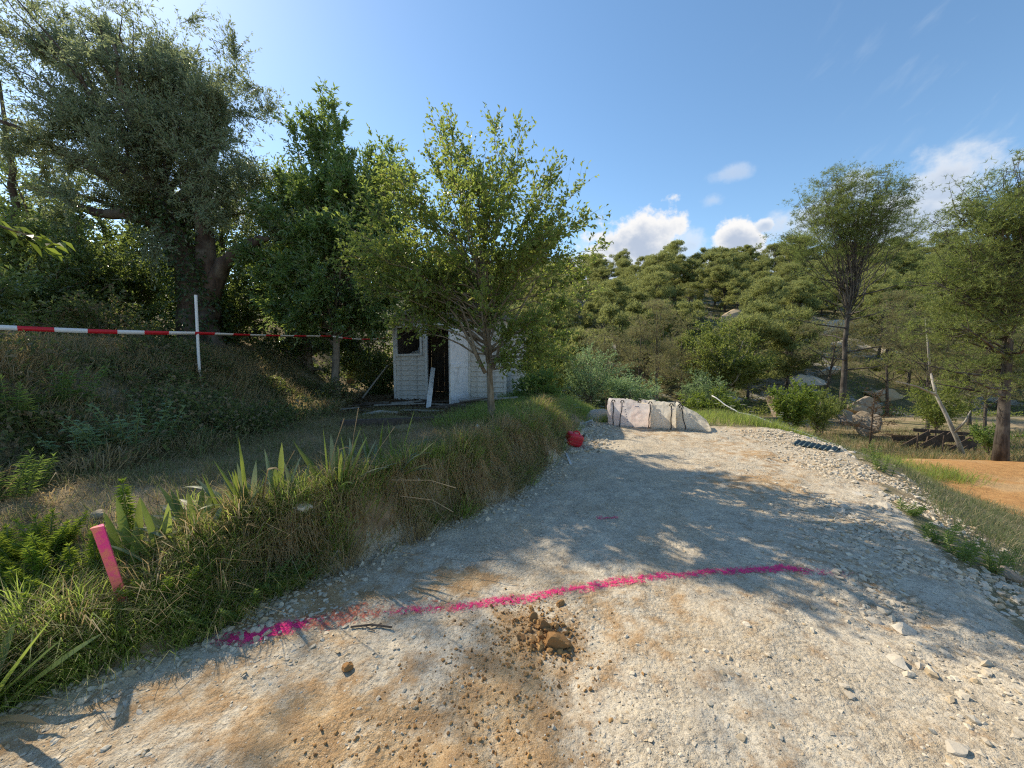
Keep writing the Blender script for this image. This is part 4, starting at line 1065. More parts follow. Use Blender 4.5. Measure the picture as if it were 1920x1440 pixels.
# ------------------------------------------------------------------ timber lying about the shed
def beam_between(name, a, b, w, t, mat, label, cat, group=None, roll=0.0):
    a = Vector(a); b = Vector(b); d = b - a; L = d.length
    q = d.to_track_quat('X', 'Z')
    mb = MB()
    n = 6; xs = np.linspace(-L / 2, L / 2, n)
    rj = np.random.default_rng(int(abs(a.x * 977 + b.y * 131 + w * 7919) * 10) % 100000)
    V = []
    for x in xs:
        j = rj.normal(0, .06, 4)
        V += [[x, -w / 2 * (1 + j[0]), -t / 2], [x, w / 2 * (1 + j[1]), -t / 2], [x, w / 2 * (1 + j[2]), t / 2], [x, -w / 2 * (1 + j[3]), t / 2]]
    F = []
    for i in range(n - 1):
        o_ = i * 4
        for k_ in range(4): F.append([o_ + k_, o_ + (k_ + 1) % 4, o_ + 4 + (k_ + 1) % 4, o_ + 4 + k_])
    F += [[0, 3, 2, 1], [(n - 1) * 4, (n - 1) * 4 + 1, (n - 1) * 4 + 2, (n - 1) * 4 + 3]]
    mb.add(V, None, F)
    o = mb.build(name, M[mat], None, loc=(a + b) / 2)
    o.rotation_mode = 'QUATERNION'; o.rotation_quaternion = q @ Vector((1, 0, 0)).rotation_difference(Vector((1, 0, 0))) if not roll else q @ Matrix.Rotation(roll, 3, 'X').to_quaternion()
    return tag(o, label, cat, group)
def on(x, y, dz=0.0): return (x, y, h1(x, y) + dz)
rj = np.random.default_rng(8)
# heap of rotten boards to the right of the open door
hx, hy = -0.75, 8.35
for i in range(15):
    a = R(rj.normal(14, 11)); L = rj.uniform(.5, 1.0); x = hx + rj.normal(0, .16); y = hy + rj.uniform(-.45, .40); z = h1(x, y) + .03 + .022 * (i // 2)
    dx, dy = math.cos(a) * L / 2, math.sin(a) * L / 2
    beam_between('rotten_board', (x - dx, y - dy, z), (x + dx, y + dy, z + rj.normal(0.02, .03)), rj.uniform(.07, .13), .022, 'greywood' if i % 3 else 'darkwood',
                 'grey rotten board in the heap between the open door and tree trunk', 'board', 'boards heaped beside the open door')
for i in range(26):
    a = R(rj.normal(2, 24)); L = rj.uniform(.35, 1.1); x = rj.uniform(-3.3, -1.3); y = rj.uniform(7.6, 9.2); z = h1(x, y) + .02 + rj.uniform(0, .05)
    dx, dy = math.cos(a) * L / 2, math.sin(a) * L / 2
    beam_between('debris_board', (x - dx, y - dy, z), (x + dx, y + dy, z + rj.normal(0.0, .03)), rj.uniform(.05, .11), .02, 'darkwood' if i % 3 else 'greywood',
                 'broken dark board on the littered ground before the shed', 'board', 'broken boards before the shed')
p1 = px(803, 788, y=8.35); p1[2] = h1(p1[0], p1[1]) + .01
p2 = px(812, 690, y=9.6)
beam_between('white_plank', p1, p2, .10, .022, 'frame', 'pale plank leaning from the ground onto the door jamb', 'plank', roll=R(15))
p1 = px(678, 745, y=9.9); p1[2] = h1(p1[0], p1[1]); p2 = px(727, 685, y=10.6)
mb = MB(); mb.tube([p1, (p1 + p2) / 2 + [0, 0, .01], p2], [.022, .022, .02], 6); o = mb.build('pole', M['greywood']); tag(o, 'pale thin pole leaning in the dark left of the shed', 'pole')
a = px(640, 800, z=.46); b = px(860, 796, z=.46)
beam_between('timber_beam', on(a[0], a[1], .05), on(b[0], b[1], .05), .12, .10, 'darkwood', 'long dark beam lying on the ground in front of the shed debris', 'beam')
a = on(-2.75, 7.15, .03); b = on(-2.15, 7.3, .04)
mb = MB(); mb.tube([a, (-2.45, 7.2, h1(-2.45, 7.2) + .05), b], [.035, .045, .03], 7); o = mb.build('log', M['pale_bark'], smooth=True); tag(o, 'short pale log lying left of the long beam', 'log')

# ------------------------------------------------------------------ barrier tape, pole, stakes
M['tape_w'] = simple_mat('white_tape', (0.80, 0.80, 0.80), (0.74, 0.74, 0.75), .35, .4, 15, .05)
M['tape_r'] = simple_mat('red_tape', (0.62, 0.02, 0.035), (0.55, 0.02, 0.03), .35, .4, 15, .05)
def tape(name, pts, w, seg, label, sag=.05):
    P = np.array(pts, float); t = np.concatenate([[0], np.cumsum(np.linalg.norm(np.diff(P, axis=0), axis=1))])
    n = int(t[-1] / .05); tt = np.linspace(0, t[-1], n)
    C = np.stack([np.interp(tt, t, P[:, c]) for c in range(3)], 1)
    ph = np.zeros(n)
    for i in range(len(P) - 1):
        m_ = (tt >= t[i]) & (tt <= t[i + 1]); u = (tt[m_] - t[i]) / (t[i + 1] - t[i]); C[m_, 2] -= sag * 4 * u * (1 - u); ph[m_] = u
    tw = .28 * np.sin(tt * 1.3) + np.interp(tt, [0, t[-1] * .6, t[-1]], [0.1, .25, 1.15])
    T = np.gradient(C, axis=0); T /= np.linalg.norm(T, axis=1, keepdims=True)
    Sd = np.cross(T, [0, 0, 1]); Sd /= np.linalg.norm(Sd, axis=1, keepdims=True); U_ = np.cross(Sd, T)
    A = U_ * np.cos(tw)[:, None] + Sd * np.sin(tw)[:, None]
    V = np.stack([C - A * w / 2, C + A * w / 2], 1).reshape(-1, 3)
    i = np.arange(n - 1)[:, None] * 2; F = i + np.array([[0, 2, 3, 1]])
    me = mesh_np(name, V, F, True); me.materials.append(M['tape_w']); me.materials.append(M['tape_r'])
    me.polygons.foreach_set('material_index', ((tt[:-1] / seg).astype(int) % 2).astype(np.int32)); me.update()
    o = obj(name, me); sol = o.modifiers.new('thick', 'SOLIDIFY'); sol.thickness = .0015
    return tag(o, label, 'tape')
pole_b = px(373, 678, y=6.5); pole_t = px(367, 553, y=6.5)
tape('barrier_tape', [(-8.6, 2.6, 1.86), (-5.96, 4.6, 1.90), (pole_b[0] + .02, 6.47, 1.925), (-4.15, 9.03, 1.985)], .058, .31, 'red and white barrier tape strung from the left edge to the laurel trunk', .015)
tape('barrier_tape', [(-4.1, 9.03, 1.985), (-3.0, 9.85, 2.0)], .03, .2, 'dull twisted end of the tape between the laurel and shed', .06)
mb = MB(); gz_ = h1(pole_b[0], 6.5); mb.tube([(pole_b[0], 6.5, gz_ - .2), (pole_b[0], 6.5, 1.6), pole_t], [.021, .021, .021], 8)
o = mb.build('marker_pole', M['tape_w']); tag(o, 'thin white pole standing on the embankment behind the tape', 'pole')
m, nt = new_mat('pink_stake')
tcn = nt.n('ShaderNodeTexCoord'); sp = nt.n('ShaderNodeSeparateXYZ', {0: tcn.outputs['Object']})
nn = nt.noise(tcn.outputs['Object'], 14, 5, .65); n3 = nt.noise(nt.vmath('MULTIPLY', tcn.outputs['Object'], (1, 1, .1)).outputs[0], 90, 4, .6)
woodc = nt.mix(n3.outputs[0], (0.30, 0.20, 0.12), (0.48, 0.34, 0.22))
pkf = nt.ramp(nt.math('ADD', nn.outputs[0], nt.math('MULTIPLY', sp.outputs[2], .55)), .52, .62)
pc = nt.mix(nt.ramp(nn.outputs[0], .40, .58), (0.88, 0.05, 0.24), (0.82, 0.20, 0.14))
c = nt.mix(pkf, woodc, pc)
c = nt.mix(nt.ramp(sp.outputs[2], .17, .10), c, (0.05, 0.04, 0.03))
b = nt.n('ShaderNodeBump', {'Strength': .3, 'Distance': .004, 'Height': n3.outputs[0]})
p = nt.n('ShaderNodeBsdfPrincipled', {'Base Color': c, 'Roughness': .65, 'Normal': b.outputs[0]}); finish(nt, p.outputs[0]); M['stake'] = m
sx, sy = -2.17, 2.12
mb = MB(); zz = [-.25, 0, .25, .45, .56, .575]
V = []; 
for i, z in enumerate(zz):
    w = .023 * (1 + .06 * math.sin(i * 2.1)); d = .017
    V += [[-w, -d, z], [w, -d * .9, z], [w * .95, d, z], [-w, d, z]]
F = []
for i in range(len(zz) - 1):
    for k_ in range(4): F.append([i * 4 + k_, i * 4 + (k_ + 1) % 4, i * 4 + 4 + (k_ + 1) % 4, i * 4 + 4 + k_])
F.append([20, 21, 22, 23])
V[20] = [-.030, -.013, .578]; V[21] = [.026, -.012, .57]
mb.add(V, None, F)
o = mb.build('survey_stake', M['stake'], loc=(sx, sy, .07), rot=(R(2), R(-9), R(40))); o.scale = (.95, .95, 1.06)
tag(o, 'wooden stake sprayed fluorescent pink standing in the grass', 'stake')
# small white stakes and litter on the bank
def peg(u0, v0, u1, v1, y, w, label, mat='frame'):
    a = px(u0, v0, y=y); b = px(u1, v1, y=y)
    return beam_between('wooden_peg', a, b, w, .015, mat, label, 'peg')
peg(921, 822, 938, 848, 5.15, .04, 'short pale peg stuck in the bank below the fruit tree trunk')
p = ground_px(1062, 852); q = ground_px(1070, 872)
beam_between('wooden_peg', (p[0], p[1], p[2] + .012), (q[0], q[1], q[2] + .012), .03, .012, 'frame', 'small pale stick on the gravel below the red can', 'stick')
M['red'] = simple_mat('red_plastic', (0.56, 0.012, 0.03), (0.46, 0.012, 0.03), .4, .4, 8, .05, (1, 1, 1), (0.30, 0.05, 0.04), .5)
M['black'] = simple_mat('black_plastic', (0.015, 0.015, 0.016), (0.03, 0.03, 0.03), .5, .4, 20, .1)
M['white_litter'] = simple_mat('white_litter', (0.72, 0.70, 0.66), (0.62, 0.60, 0.55), .6, .3, 20, .2)
# crushed red and white drink can on the bank top
e = empty('drink_can', px(893, 820, y=5.35) + np.array([0, 0, 0]), .4); e.rotation_euler = (R(65), R(25), .4)
e.location.z = h1(e.location.x, e.location.y) + .04
mb = MB(); mb.tube([(0, 0, -.055), (0.004, 0, 0), (0, 0, .03)], [.032, .026, .031], 12); mb.build('can_body', M['red'], e, True)
mb = MB(); mb.tube([(0, 0, .0305), (0, 0, .055), (0, 0, .065)], [.031, .032, .022], 12); mb.build('can_top', M['white_litter'], e, True)
tag(e, 'small red and white crushed can on top of the bank', 'can')
# red jerrycan lying against the foot of the bank
jc = empty('jerrycan', ground_px(1072, 836)); jc.rotation_euler = (R(12), R(18), R(20)); jc.location.z += .11; jc.location.x += .04; jc.scale = (1.15, 1.15, 1.15)
def super_box(s, n=3, e_=5.0, seed=0, dent=.03):
    V, F = ico(4)
    d = (np.abs(V) ** e_).sum(1) ** (-1 / e_)
    V = V * d[:, None] * np.array(s) / 2
    V = V * (1 + dent * noise3(V * 6, 1, seed))[:, None]
    return V, F
V, F = super_box((.25, .17, .19), seed=4, dent=.04); mb = MB(); mb.add(V, F); mb.build('can_body', M['red'], jc, True)
mb = MB(); an = np.linspace(0, PI, 9); mb.tube(np.stack([-.055 * np.cos(an), np.zeros(9), .085 + .045 * np.sin(an)], 1), .011, 7); mb.build('handle', M['red'], jc, True)
mb = MB(); mb.tube([(.10, 0, .07), (.125, 0, .095), (.135, 0, .105)], [.024, .024, .02], 10); mb.build('cap', M['black'], jc, True)
for zz in (-.04, .0, .04):
    mb = MB(); mb.tube(np.array([(-.10, -.084, zz), (0, -.0865, zz), (.10, -.084, zz)]), .004, 5); mb.build('rib', M['red'], jc)
tag(jc, 'faded red plastic jerrycan at the foot of the bank', 'jerrycan')

# ------------------------------------------------------------------ bulk bags at the end of the track
def bag_mat(name, c1, c2, st):
    m, nt = new_mat(name)
    tc = nt.n('ShaderNodeTexCoord'); O = tc.outputs['Object']
    n = nt.noise(O, 3.2, 6, .65); n2 = nt.noise(nt.vmath('MULTIPLY', O, (1, 1, .35)).outputs[0], 8, 5, .65); wv = nt.noise(O, 260, 2, .5)
    c = nt.mix(nt.ramp(n.outputs[0], .4, .65), c1, c2)
    c = nt.mix(nt.math('MULTIPLY', nt.ramp(n2.outputs[0], .56, .72), .35), c, st)
    sp = nt.n('ShaderNodeSeparateXYZ', {0: O})
    c = nt.mix(nt.math('MULTIPLY', nt.ramp(nt.math('ADD', sp.outputs[2], nt.math('MULTIPLY', n.outputs[0], .2)), .18, .04), .45), c, (0.50, 0.41, 0.29))
    cr = nt.noise(nt.vmath('MULTIPLY', O, (1.6, 1.6, 1)).outputs[0], 5, 3, .5, 1.5)
    b = nt.n('ShaderNodeBump', {'Strength': .5, 'Distance': .05, 'Height': nt.math('ADD', nt.math('ADD', n2.outputs[0], nt.math('MULTIPLY', nt.math('ABSOLUTE', nt.math('SUBTRACT', cr.outputs[0], .5)), 2.2)), nt.math('MULTIPLY', wv.outputs[0], .0))})
    p = nt.n('ShaderNodeBsdfPrincipled', {'Base Color': c, 'Roughness': .7, 'Specular IOR Level': .3, 'Normal': b.outputs[0]})
    t = nt.n('ShaderNodeBsdfTranslucent', {'Color': c})
    mx = nt.n('ShaderNodeMixShader', {0: .55, 1: p.outputs[0], 2: t.outputs[0]}); finish(nt, mx.outputs[0]); return m
M['bag1'] = bag_mat('woven_bag_pinkish', (0.82, 0.76, 0.73), (0.78, 0.66, 0.62), (0.68, 0.42, 0.32))
M['bag2'] = bag_mat('woven_bag_cream', (0.82, 0.77, 0.67), (0.76, 0.69, 0.57), (0.52, 0.42, 0.30))
M['ink'] = simple_mat('faded_print', (0.20, 0.20, 0.28), (0.28, 0.27, 0.33), .8, .2)
def bulk_bag(base, rz, w, d, h, mat, slump, label, seed, loops):
    """open-topped woven bag: outer skin on a grid with folds; slump lowers its right-hand top corner"""
    e = empty('bulk_bag', base, rz)
    nu, nv = 96, 26
    r = np.random.default_rng(seed)
    u = np.linspace(0, 2 * PI, nu, endpoint=False); v = np.linspace(0, 1, nv)
    U, Vv = np.meshgrid(u, v)
    pw = 9.0
    rr = (np.abs(np.cos(U)) ** pw + np.abs(np.sin(U)) ** pw) ** (-1 / pw)
    X = rr * np.cos(U) * w / 2; Y = rr * np.sin(U) * d / 2
    bul = 1 + .02 * np.sin(PI * Vv) 
    X = X * bul; Y = Y * bul
    fold = .016 * fbm(U * 3.2 + seed, Vv * 1.6, 3, seed) + .016 * (1 - np.abs(fbm(U * 7 + Vv * 4, Vv * 3 - U * 2, 2, seed + 3))) ** 3 + .006 * fbm(U * 22, Vv * 9, 2, seed + 5)
    X = X * (1 + fold * 2.2); Y = Y * (1 + fold * 2.2)
    sl = np.clip(X / w + .5, 0, 1)
    top = h * (1 - slump * sl ** 1.2) * (1 + .035 * np.sin(U * 4 + seed) + .09 * np.clip(rr - 1.15, 0, 1) * 4 * (1 - slump) + .03 * fbm(U * 5, U * 0 + seed, 2, seed + 8))
    Z = Vv * top - .02
    X = X + slump * .25 * w * Vv * 0 + slump * .15 * (1 - Vv) * sl
    V = np.stack([X, Y, Z], 2).reshape(-1, 3)
    i = np.arange(nv - 1)[:, None] * nu; j = np.arange(nu)[None]; j2 = (j + 1) % nu
    F = np.stack([i + j, i + j2, i + nu + j2, i + nu + j], -1).reshape(-1, 4)
    me = mesh_np('skin', V, F, True); o = obj('skin', me, mat, e)
    # contents: rubble fill set low so backlight reaches the front skin
    V2 = [[0, 0, h * .14]]; k_ = 40
    for q in range(k_):
        a_ = 2 * PI * q / k_; rq = (abs(math.cos(a_)) ** pw + abs(math.sin(a_)) ** pw) ** (-1 / pw) * .97; xx = rq * math.cos(a_) * w / 2
        V2.append([xx, rq * math.sin(a_) * d / 2, h * .10])
    mb = MB(); mb.add(V2, [[0, 1 + q, 1 + (q + 1) % k_] for q in range(k_)]); mb.build('contents', M['boulder'], e)
    # straps up the front corners, ending in lifting loops
    for (sx_, lean) in loops:
        x = sx_ * w / 2; hh = h * (1 - slump * np.clip(x / w + .5, 0, 1))
        zz = np.linspace(.02, hh, 7); Yb = -d / 2 * (1.0 + .06 * np.sin(PI * zz / max(hh, .1))) - .022
        mb = MB(); pts = np.stack([x + lean * (1 - zz / hh) + .008 * np.sin(zz * 20), Yb, zz], 1)
        Vs = np.concatenate([pts + [-.010, 0, 0], pts + [.010, 0, 0], pts + [.010, .008, 0], pts + [-.010, .008, 0]])
        n_ = len(pts); Fs = []
        for q in range(n_ - 1):
            for a_, b_ in ((0, 1), (1, 2), (2, 3), (3, 0)): Fs.append([a_ * n_ + q, b_ * n_ + q, b_ * n_ + q + 1, a_ * n_ + q + 1])
        mb.add(Vs, None, Fs); mb.build('strap', M['black'], e)
        an = np.linspace(0, PI, 8); mb = MB(); mb.tube(np.stack([x - .035 * np.cos(an), np.full(8, -d / 2 - .005), hh + .05 * np.sin(an) - .01], 1), .012, 6); mb.build('lifting_loop', M['black'], e)
    return tag(e, label, 'bulk bag')
def bag_print(e, d, rows):
    for (x, z, sx_, sz_) in rows:
        mb = MB(); mb.box((x, -d / 2 * 1.055 - .016, z), (sx_, .004, sz_)); mb.build('printed_mark', M['ink'], e)
b0 = px(1180, 800, z=0.0)
p = (2.62, 8.72); b1 = bulk_bag((p[0], p[1], h1(*p)), R(-10), .86, .72, .56, M['bag1'], .04, 'dirty pinkish white bulk bag, leftmost of the row at the end of the track', 1, [(-.86, .0), (-.42, -.06), (.92, -.03)])
bag_print(b1, .72, [(-.17, .47, .06, .014), (.12, .47, .08, .014), (.18, .44, .015, .015)] + [(-.12 + .012 * i, .40 - .052 * i, .020, .020) for i in range(6)])
p = (3.31, 8.47); b2 = bulk_bag((p[0], p[1], h1(*p)), R(-12), .60, .66, .545, M['bag2'], .06, 'cream bulk bag with a sagging rim, middle of the row', 2, [(.88, -.05), (.30, .0)])
bag_print(b2, .66, [(.10, .45, .07, .013)] + [(-.14 + .01 * i, .40 - .05 * i, .018, .018) for i in range(4)])
p = (3.79, 8.22); b3 = bulk_bag((p[0], p[1], h1(*p)), R(-22), .58, .60, .52, M['bag2'], .62, 'slumped cream bulk bag sloping down to the right, last of the row', 3, [(-.70, .10)])
bag_print(b3, .60, [(-.05 + .02 * i, .34 - .045 * i, .016, .016) for i in range(4)])
p = (3.2, 9.25); b4 = bulk_bag((p[0], p[1], h1(*p)), R(12), .8, .6, .50, M['bag2'], .12, 'pale bulk bag with raised corner hidden behind the front row', 4, [(-.9, 0)])
# crumpled empty sack and a slab beside the bags
V, F = ico(4); V = V * np.array([.36, .28, .21]); V = V * (1 + .35 * noise3(V * 3.5, 1, 55))[:, None]; V[:, 2] = np.maximum(V[:, 2] + .03 * noise3(V * 9, 1, 56), -.06)
mb = MB(); mb.add(V, F); p = ground_px(1128, 792); o = mb.build('rubble_sack', M['bag2'], None, True, loc=(p[0] - .05, p[1] + .15, p[2] + .08), rot=(0, R(-8), .4))
tag(o, 'crumpled off-white sack slumped beside the leftmost bulk bag', 'sack')
p = ground_px(1102, 798); mb = MB(); mb.box((0, 0, 0), (.24, .14, .07)); o = mb.build('plaster_block', M['peeling'], None, loc=(p[0], p[1], p[2] + .05), rot=(R(8), R(-22), R(-20))); bevel(o, .01, 2)
tag(o, 'pale block lying in front of the crumpled sack', 'block')

# ------------------------------------------------------------------ right-hand side odds and ends
pts = [px(1335, 742, y=10.6), px(1385, 775, y=9.9), px(1480, 808, y=9.2), px(1560, 835, y=8.7), px(1630, 862, y=8.2)]
P = np.array(pts); t = np.arange(5); tt = np.linspace(0, 4, 25); P = np.stack([np.interp(tt, t, P[:, c]) for c in range(3)], 1); P[:, 2] = np.maximum(P[:, 2] + .015 * np.sin(tt * 9), H(P[:, 0], P[:, 1]) + .20)
mb = MB(); mb.tube(P, .016, 6); o = mb.build('white_hose', M['white_litter'], None, True); tag(o, 'long pale hose running down the grass verge behind the bags', 'hose')
# ridged dark drainage sheet half buried at the track's edge
M['drain'] = simple_mat('dark_green_plastic', (0.03, 0.055, 0.06), (0.05, 0.08, 0.085), .45, .4, 10, .1)
nu_, nv_ = 60, 6; A_ = np.array(ground_px(1492, 832)); B_ = np.array(ground_px(1572, 846)); 
u = np.linspace(0, 1, nu_); v = np.linspace(-.5, .5, nv_)
C = A_ + (B_ - A_) * u[:, None]; T = (B_ - A_); T = T / np.linalg.norm(T); Nn = np.array([-T[1], T[0], 0])
V = C[:, None] + Nn[None, None] * (v * .34)[None, :, None]; V[:, :, 2] = H(V[:, :, 0], V[:, :, 1]) + .02 + .016 * np.sin(u * 2 * PI * 8)[:, None] + .03 * (1 - (2 * v) ** 2)[None]
i = (np.arange(nu_ - 1)[:, None] * nv_ + np.arange(nv_ - 1)[None]).ravel()
o = obj('drainage_sheet', mesh_np('drainage_sheet', V.reshape(-1, 3), np.stack([i, i + nv_, i + nv_ + 1, i + 1], 1), True), M['drain']); sm = o.modifiers.new('thick', 'SOLIDIFY'); sm.thickness = .008
tag(o, 'dark ridged plastic drainage sheet at the right-hand edge of the track', 'plastic sheet')
for i, (u_, v_, y_, hh, lab) in enumerate([(1860, 872, 11.0, .85, 'thin dark fence post nearest the big right-hand trunk'), (1765, 860, 12.2, .75, 'thin dark fence post in front of the collapsed shelter'), (1718, 845, 13.0, .7, 'thin dark fence post left of the collapsed shelter'), (1452, 770, 12.6, .7, 'thin dark stake beside the bright bush behind the hose')]):
    p = px(u_, v_, y=y_); g0 = h1(p[0], y_); mb = MB(); mb.tube([(p[0], y_, g0 - .2), (p[0] + .02, y_, g0 + hh)], [.02, .018], 6); o = mb.build('fence_post', M['darkwood']); tag(o, lab, 'fence post')
# collapsed shelter
cx, cy = 14.6, 13.2; cz = h1(cx, cy)
cs = empty('collapsed_shelter', (cx, cy, cz), R(-20))
for i, (a, b, w, mt) in enumerate([((-.9, 0, .05), (-.2, .1, .85), .16, 'pale'), ((-.55, -.1, .02), (.05, .05, .82), .16, 'dark'), ((-.2, -.1, .0), (.35, .05, .80), .16, 'dark'), ((.15, -.1, 0), (.65, .05, .72), .16, 'dark'), ((.5, -.1, 0), (.95, .05, .62), .16, 'dark'),
                                   ((-.5, .2, .80), (.8, .25, .74), .12, 'dark'), ((.9, .1, 0), (.85, .1, .85), .09, 'dark'), ((-.1, .4, 0), (-.15, .4, .9), .09, 'dark'), ((-.9, .5, .3), (.9, .55, .38), .22, 'dark'), ((-.9, .5, .05), (.9, .55, .12), .22, 'dark')]):
    A2, B2 = Vector((a[0] * 1.1, a[1] * 1.1 + .06 * (i % 3), a[2] * .8)), Vector((b[0] * 1.1, b[1] * 1.1 - .25 * (i % 2), b[2] * .72 + .05 * (i % 3))); d = B2 - A2; mb = MB(); mb.box((0, 0, 0), (d.length, w, .03)); o = mb.build('board', M['darkwood'], cs, loc=(A2 + B2) / 2); o.rotation_mode = 'QUATERNION'; o.rotation_quaternion = d.to_track_quat('X', 'Y')
tag(cs, 'collapsed dark timber shelter among the pines on the right', 'shelter')
# leaning bare pale trunk, dead brown sapling
mb = MB(); P = np.array([px(1810, 862, y=12.3), px(1795, 825, y=12.3), px(1775, 780, y=12.4), px(1755, 740, y=12.6), px(1745, 700, y=12.8)]); P[0, 2] = h1(P[0, 0], P[0, 1]) - .1
mb.tube(P, [.07, .06, .05, .042, .03], 8)
for q in ([(1755, 740, 12.6), (1720, 725, 12.4), (1680, 715, 12.2)], [(1790, 810, 12.3), (1810, 790, 12.1), (1820, 770, 12.0)], [(1745, 705, 12.8), (1740, 650, 12.9), (1735, 600, 13)]):
    mb.tube(np.array([px(a, b, y=c) for a, b, c in q]), [.04, .028, .012], 6)
o = mb.build('leaning_trunk', M['pale_bark'], None, True); tag(o, 'bare pale trunk leaning left in front of the collapsed shelter', 'dead trunk')
rg = np.random.default_rng(61)
mb = MB(); bx, by = 12.6, 13.6; bz = h1(bx, by); crown = MB(); lines = []
mb.tube([(bx, by, bz - .1), (bx + .02, by, bz + .9), (bx + .05, by, bz + 1.9)], [.035, .025, .01], 6)
for i in range(34):
    z = rg.uniform(.3, 1.85); a = rg.uniform(0, 2 * PI); L = (2.0 - z) * .55 + .15
    l = np.array([[bx, by, bz + z], [bx + math.cos(a) * L * .5, by + math.sin(a) * L * .5, bz + z + .12], [bx + math.cos(a) * L, by + math.sin(a) * L, bz + z + .16]]); mb.tube(l, [.01, .007, .003], 4, False); lines.append(l)
V, F = twig_leaves(rg, lines, 9, .16, 6, .07, .012, .8, .1, .2); crown.add(V, F)
make_tree('dead_sapling', (bx, by, bz), 'small dead rust-brown conifer right of the pale boulder', 'dead tree', mb, crown, M['darkwood'], M['dead_twig'])
# boulders and outcrops on the right-hand slope
def boulder(x, y, s, seed, label, sq=(1, .8, .65), sink=.3, group=None, name='boulder'):
    me = rock_mesh('boulder', seed, 4, .75, sq, 14); o = obj(name, me, M['boulder'], None, (x, y, h1(x, y) + s * (sq[2] - sink)), (0, 0, seed)); o.scale = (s, s, s)
    return tag(o, label, 'boulder', group)
p = px(1625, 800, y=15.5); boulder(p[0], 15.5, .75, 401, 'large rounded pinkish boulder beside the dead brown sapling', (.95, .7, 1.0), .35)
p = px(1650, 690, y=20); boulder(p[0], 21, 1.0, 402, 'tan rock shelf on the slope behind the large boulder', (1.5, .8, .6), .2)
p = px(1610, 740, y=18); boulder(p[0], 18.5, .8, 403, 'small grey boulder behind the tall pine trunk', (1.2, .8, .6), .2)
p = px(1462, 705, y=22); boulder(p[0], 22, 1.0, 404, 'bluish grey slanting rock left of the bright green bush', (1.2, .8, 1.0), .35)

# ------------------------------------------------------------------ pines
def pine_tufts(rg, P, L, Wd, nn=6, up=.5):
    n = len(P); D = rdir(rg, n * nn) + np.array([0, 0, up])
    PP = np.repeat(P, nn, 0)
    D = unit(D); sd = unit(np.cross(D, rdir(rg, n * nn)))
    Ls = L * rg.uniform(.7, 1.2, n * nn)[:, None]
    V = np.stack([PP - sd * Wd / 2, PP + sd * Wd / 2, PP + D * Ls], 1).reshape(-1, 3)
    F = np.arange(n * nn * 3).reshape(-1, 3)
    return V, F
def limb_tufts(rg, lines, per, spread, tip=.35):
    P = []
    for l in lines:
        m_ = len(l); s = (tip + (1 - tip) * rg.random(per) ** .6) * (m_ - 1); i = np.minimum(s.astype(int), m_ - 2)
        q = l[i] + (l[i + 1] - l[i]) * (s - i)[:, None]
        P.append(q + rg.normal(0, 1, (per, 3)) * spread * np.array([1, 1, .55]))
    return np.vstack(P)
def pine_near(name, base, hgt, r0, clumps, label, seed, dead_limbs, thin=0, per=95, leafmat='pine', lean=(0, 0)):
    """clumps: (px u, px v, depth y, spread) foliage masses at limb ends"""
    rg = np.random.default_rng(seed); bx, by = base; bz = h1(bx, by)
    ends = []; sp = []
    for (c, s, nl) in clumps:
        q = in_ellipsoid(rg, nl, c, s, .3); ends += list(q)
    wood, lines = skeleton(rg, (bx, by, bz - .2), (bx + lean[0], by + lean[1], bz + hgt * .93), r0, 0, ends, start=.30, wob=.03, limb_r=.30, rmin=.010, k=9)
    for (z, a, L, dz) in dead_limbs:
        f = z / hgt; p0 = np.array([bx + lean[0] * f, by + lean[1] * f, bz + z])
        l = np.array([p0, p0 + [math.cos(a) * L * .5, math.sin(a) * L * .5, dz * .4 + rg.normal(0, .1)], p0 + [math.cos(a) * L, math.sin(a) * L, dz]])
        wood.tube(l, [.045, .03, .01], 5)
        for _ in range(7):
            s = rg.uniform(.35, .95); p = p0 + (l[2] - p0) * s; d = rdir(rg, 1)[0] * .45 + (l[2] - p0) / L * .5
            wood.tube(np.array([p, p + d * rg.uniform(.6, 1.2)]), [.011, .003], 3, False)
    crown = MB(); P = []
    for l in lines:                                  # separate needle clusters at the ends of side twigs
        for _ in range(9):
            s = rg.uniform(.55, 1.0); i = min(int(s * (len(l) - 1)), len(l) - 2); p = l[i] + (l[i + 1] - l[i]) * (s * (len(l) - 1) - i)
            c_ = p + rg.normal(0, 1, 3) * np.array([.38, .38, .22]) + [0, 0, .1]; wood.tube(np.array([p, (p + c_) / 2 + [0, 0, -.03], c_]), [.008, .006, .003], 3, False)
            m_ = int(per / 9); P.append(c_ + rg.normal(0, 1, (m_, 3)) * np.array([.12, .12, .075]) * rg.uniform(.7, 1.5))
    for (z, a, L, dz) in dead_limbs:
        f = z / hgt; p0 = np.array([bx + lean[0] * f, by + lean[1] * f, bz + z])
        for _ in range(9):
            c_ = p0 + np.array([math.cos(a) * L, math.sin(a) * L, dz]) * rg.uniform(.45, 1.05) + rg.normal(0, .22, 3); P.append(c_ + rg.normal(0, 1, (9, 3)) * .11)
    P = np.vstack(P)
    for l in lines:
        for _ in range(2):
            s = rg.uniform(.5, 1); i = min(int(s * (len(l) - 1)), len(l) - 2); p = l[i]; d = (l[i + 1] - l[i]); d = d / np.linalg.norm(d) + rg.normal(0, .6, 3); wood.tube(np.array([p, p + d * .45]), [.008, .003], 3, False)
    V, F = pine_tufts(rg, P, .11, .012, 7, .6); crown.add(V, F)
    return make_tree(name, (bx, by, bz), label, 'tree', wood, crown, M['pine_bark'], M[leafmat])
pA = (17.0, 20.0)
def P3(u, v, y): return px(u, v, y=y)
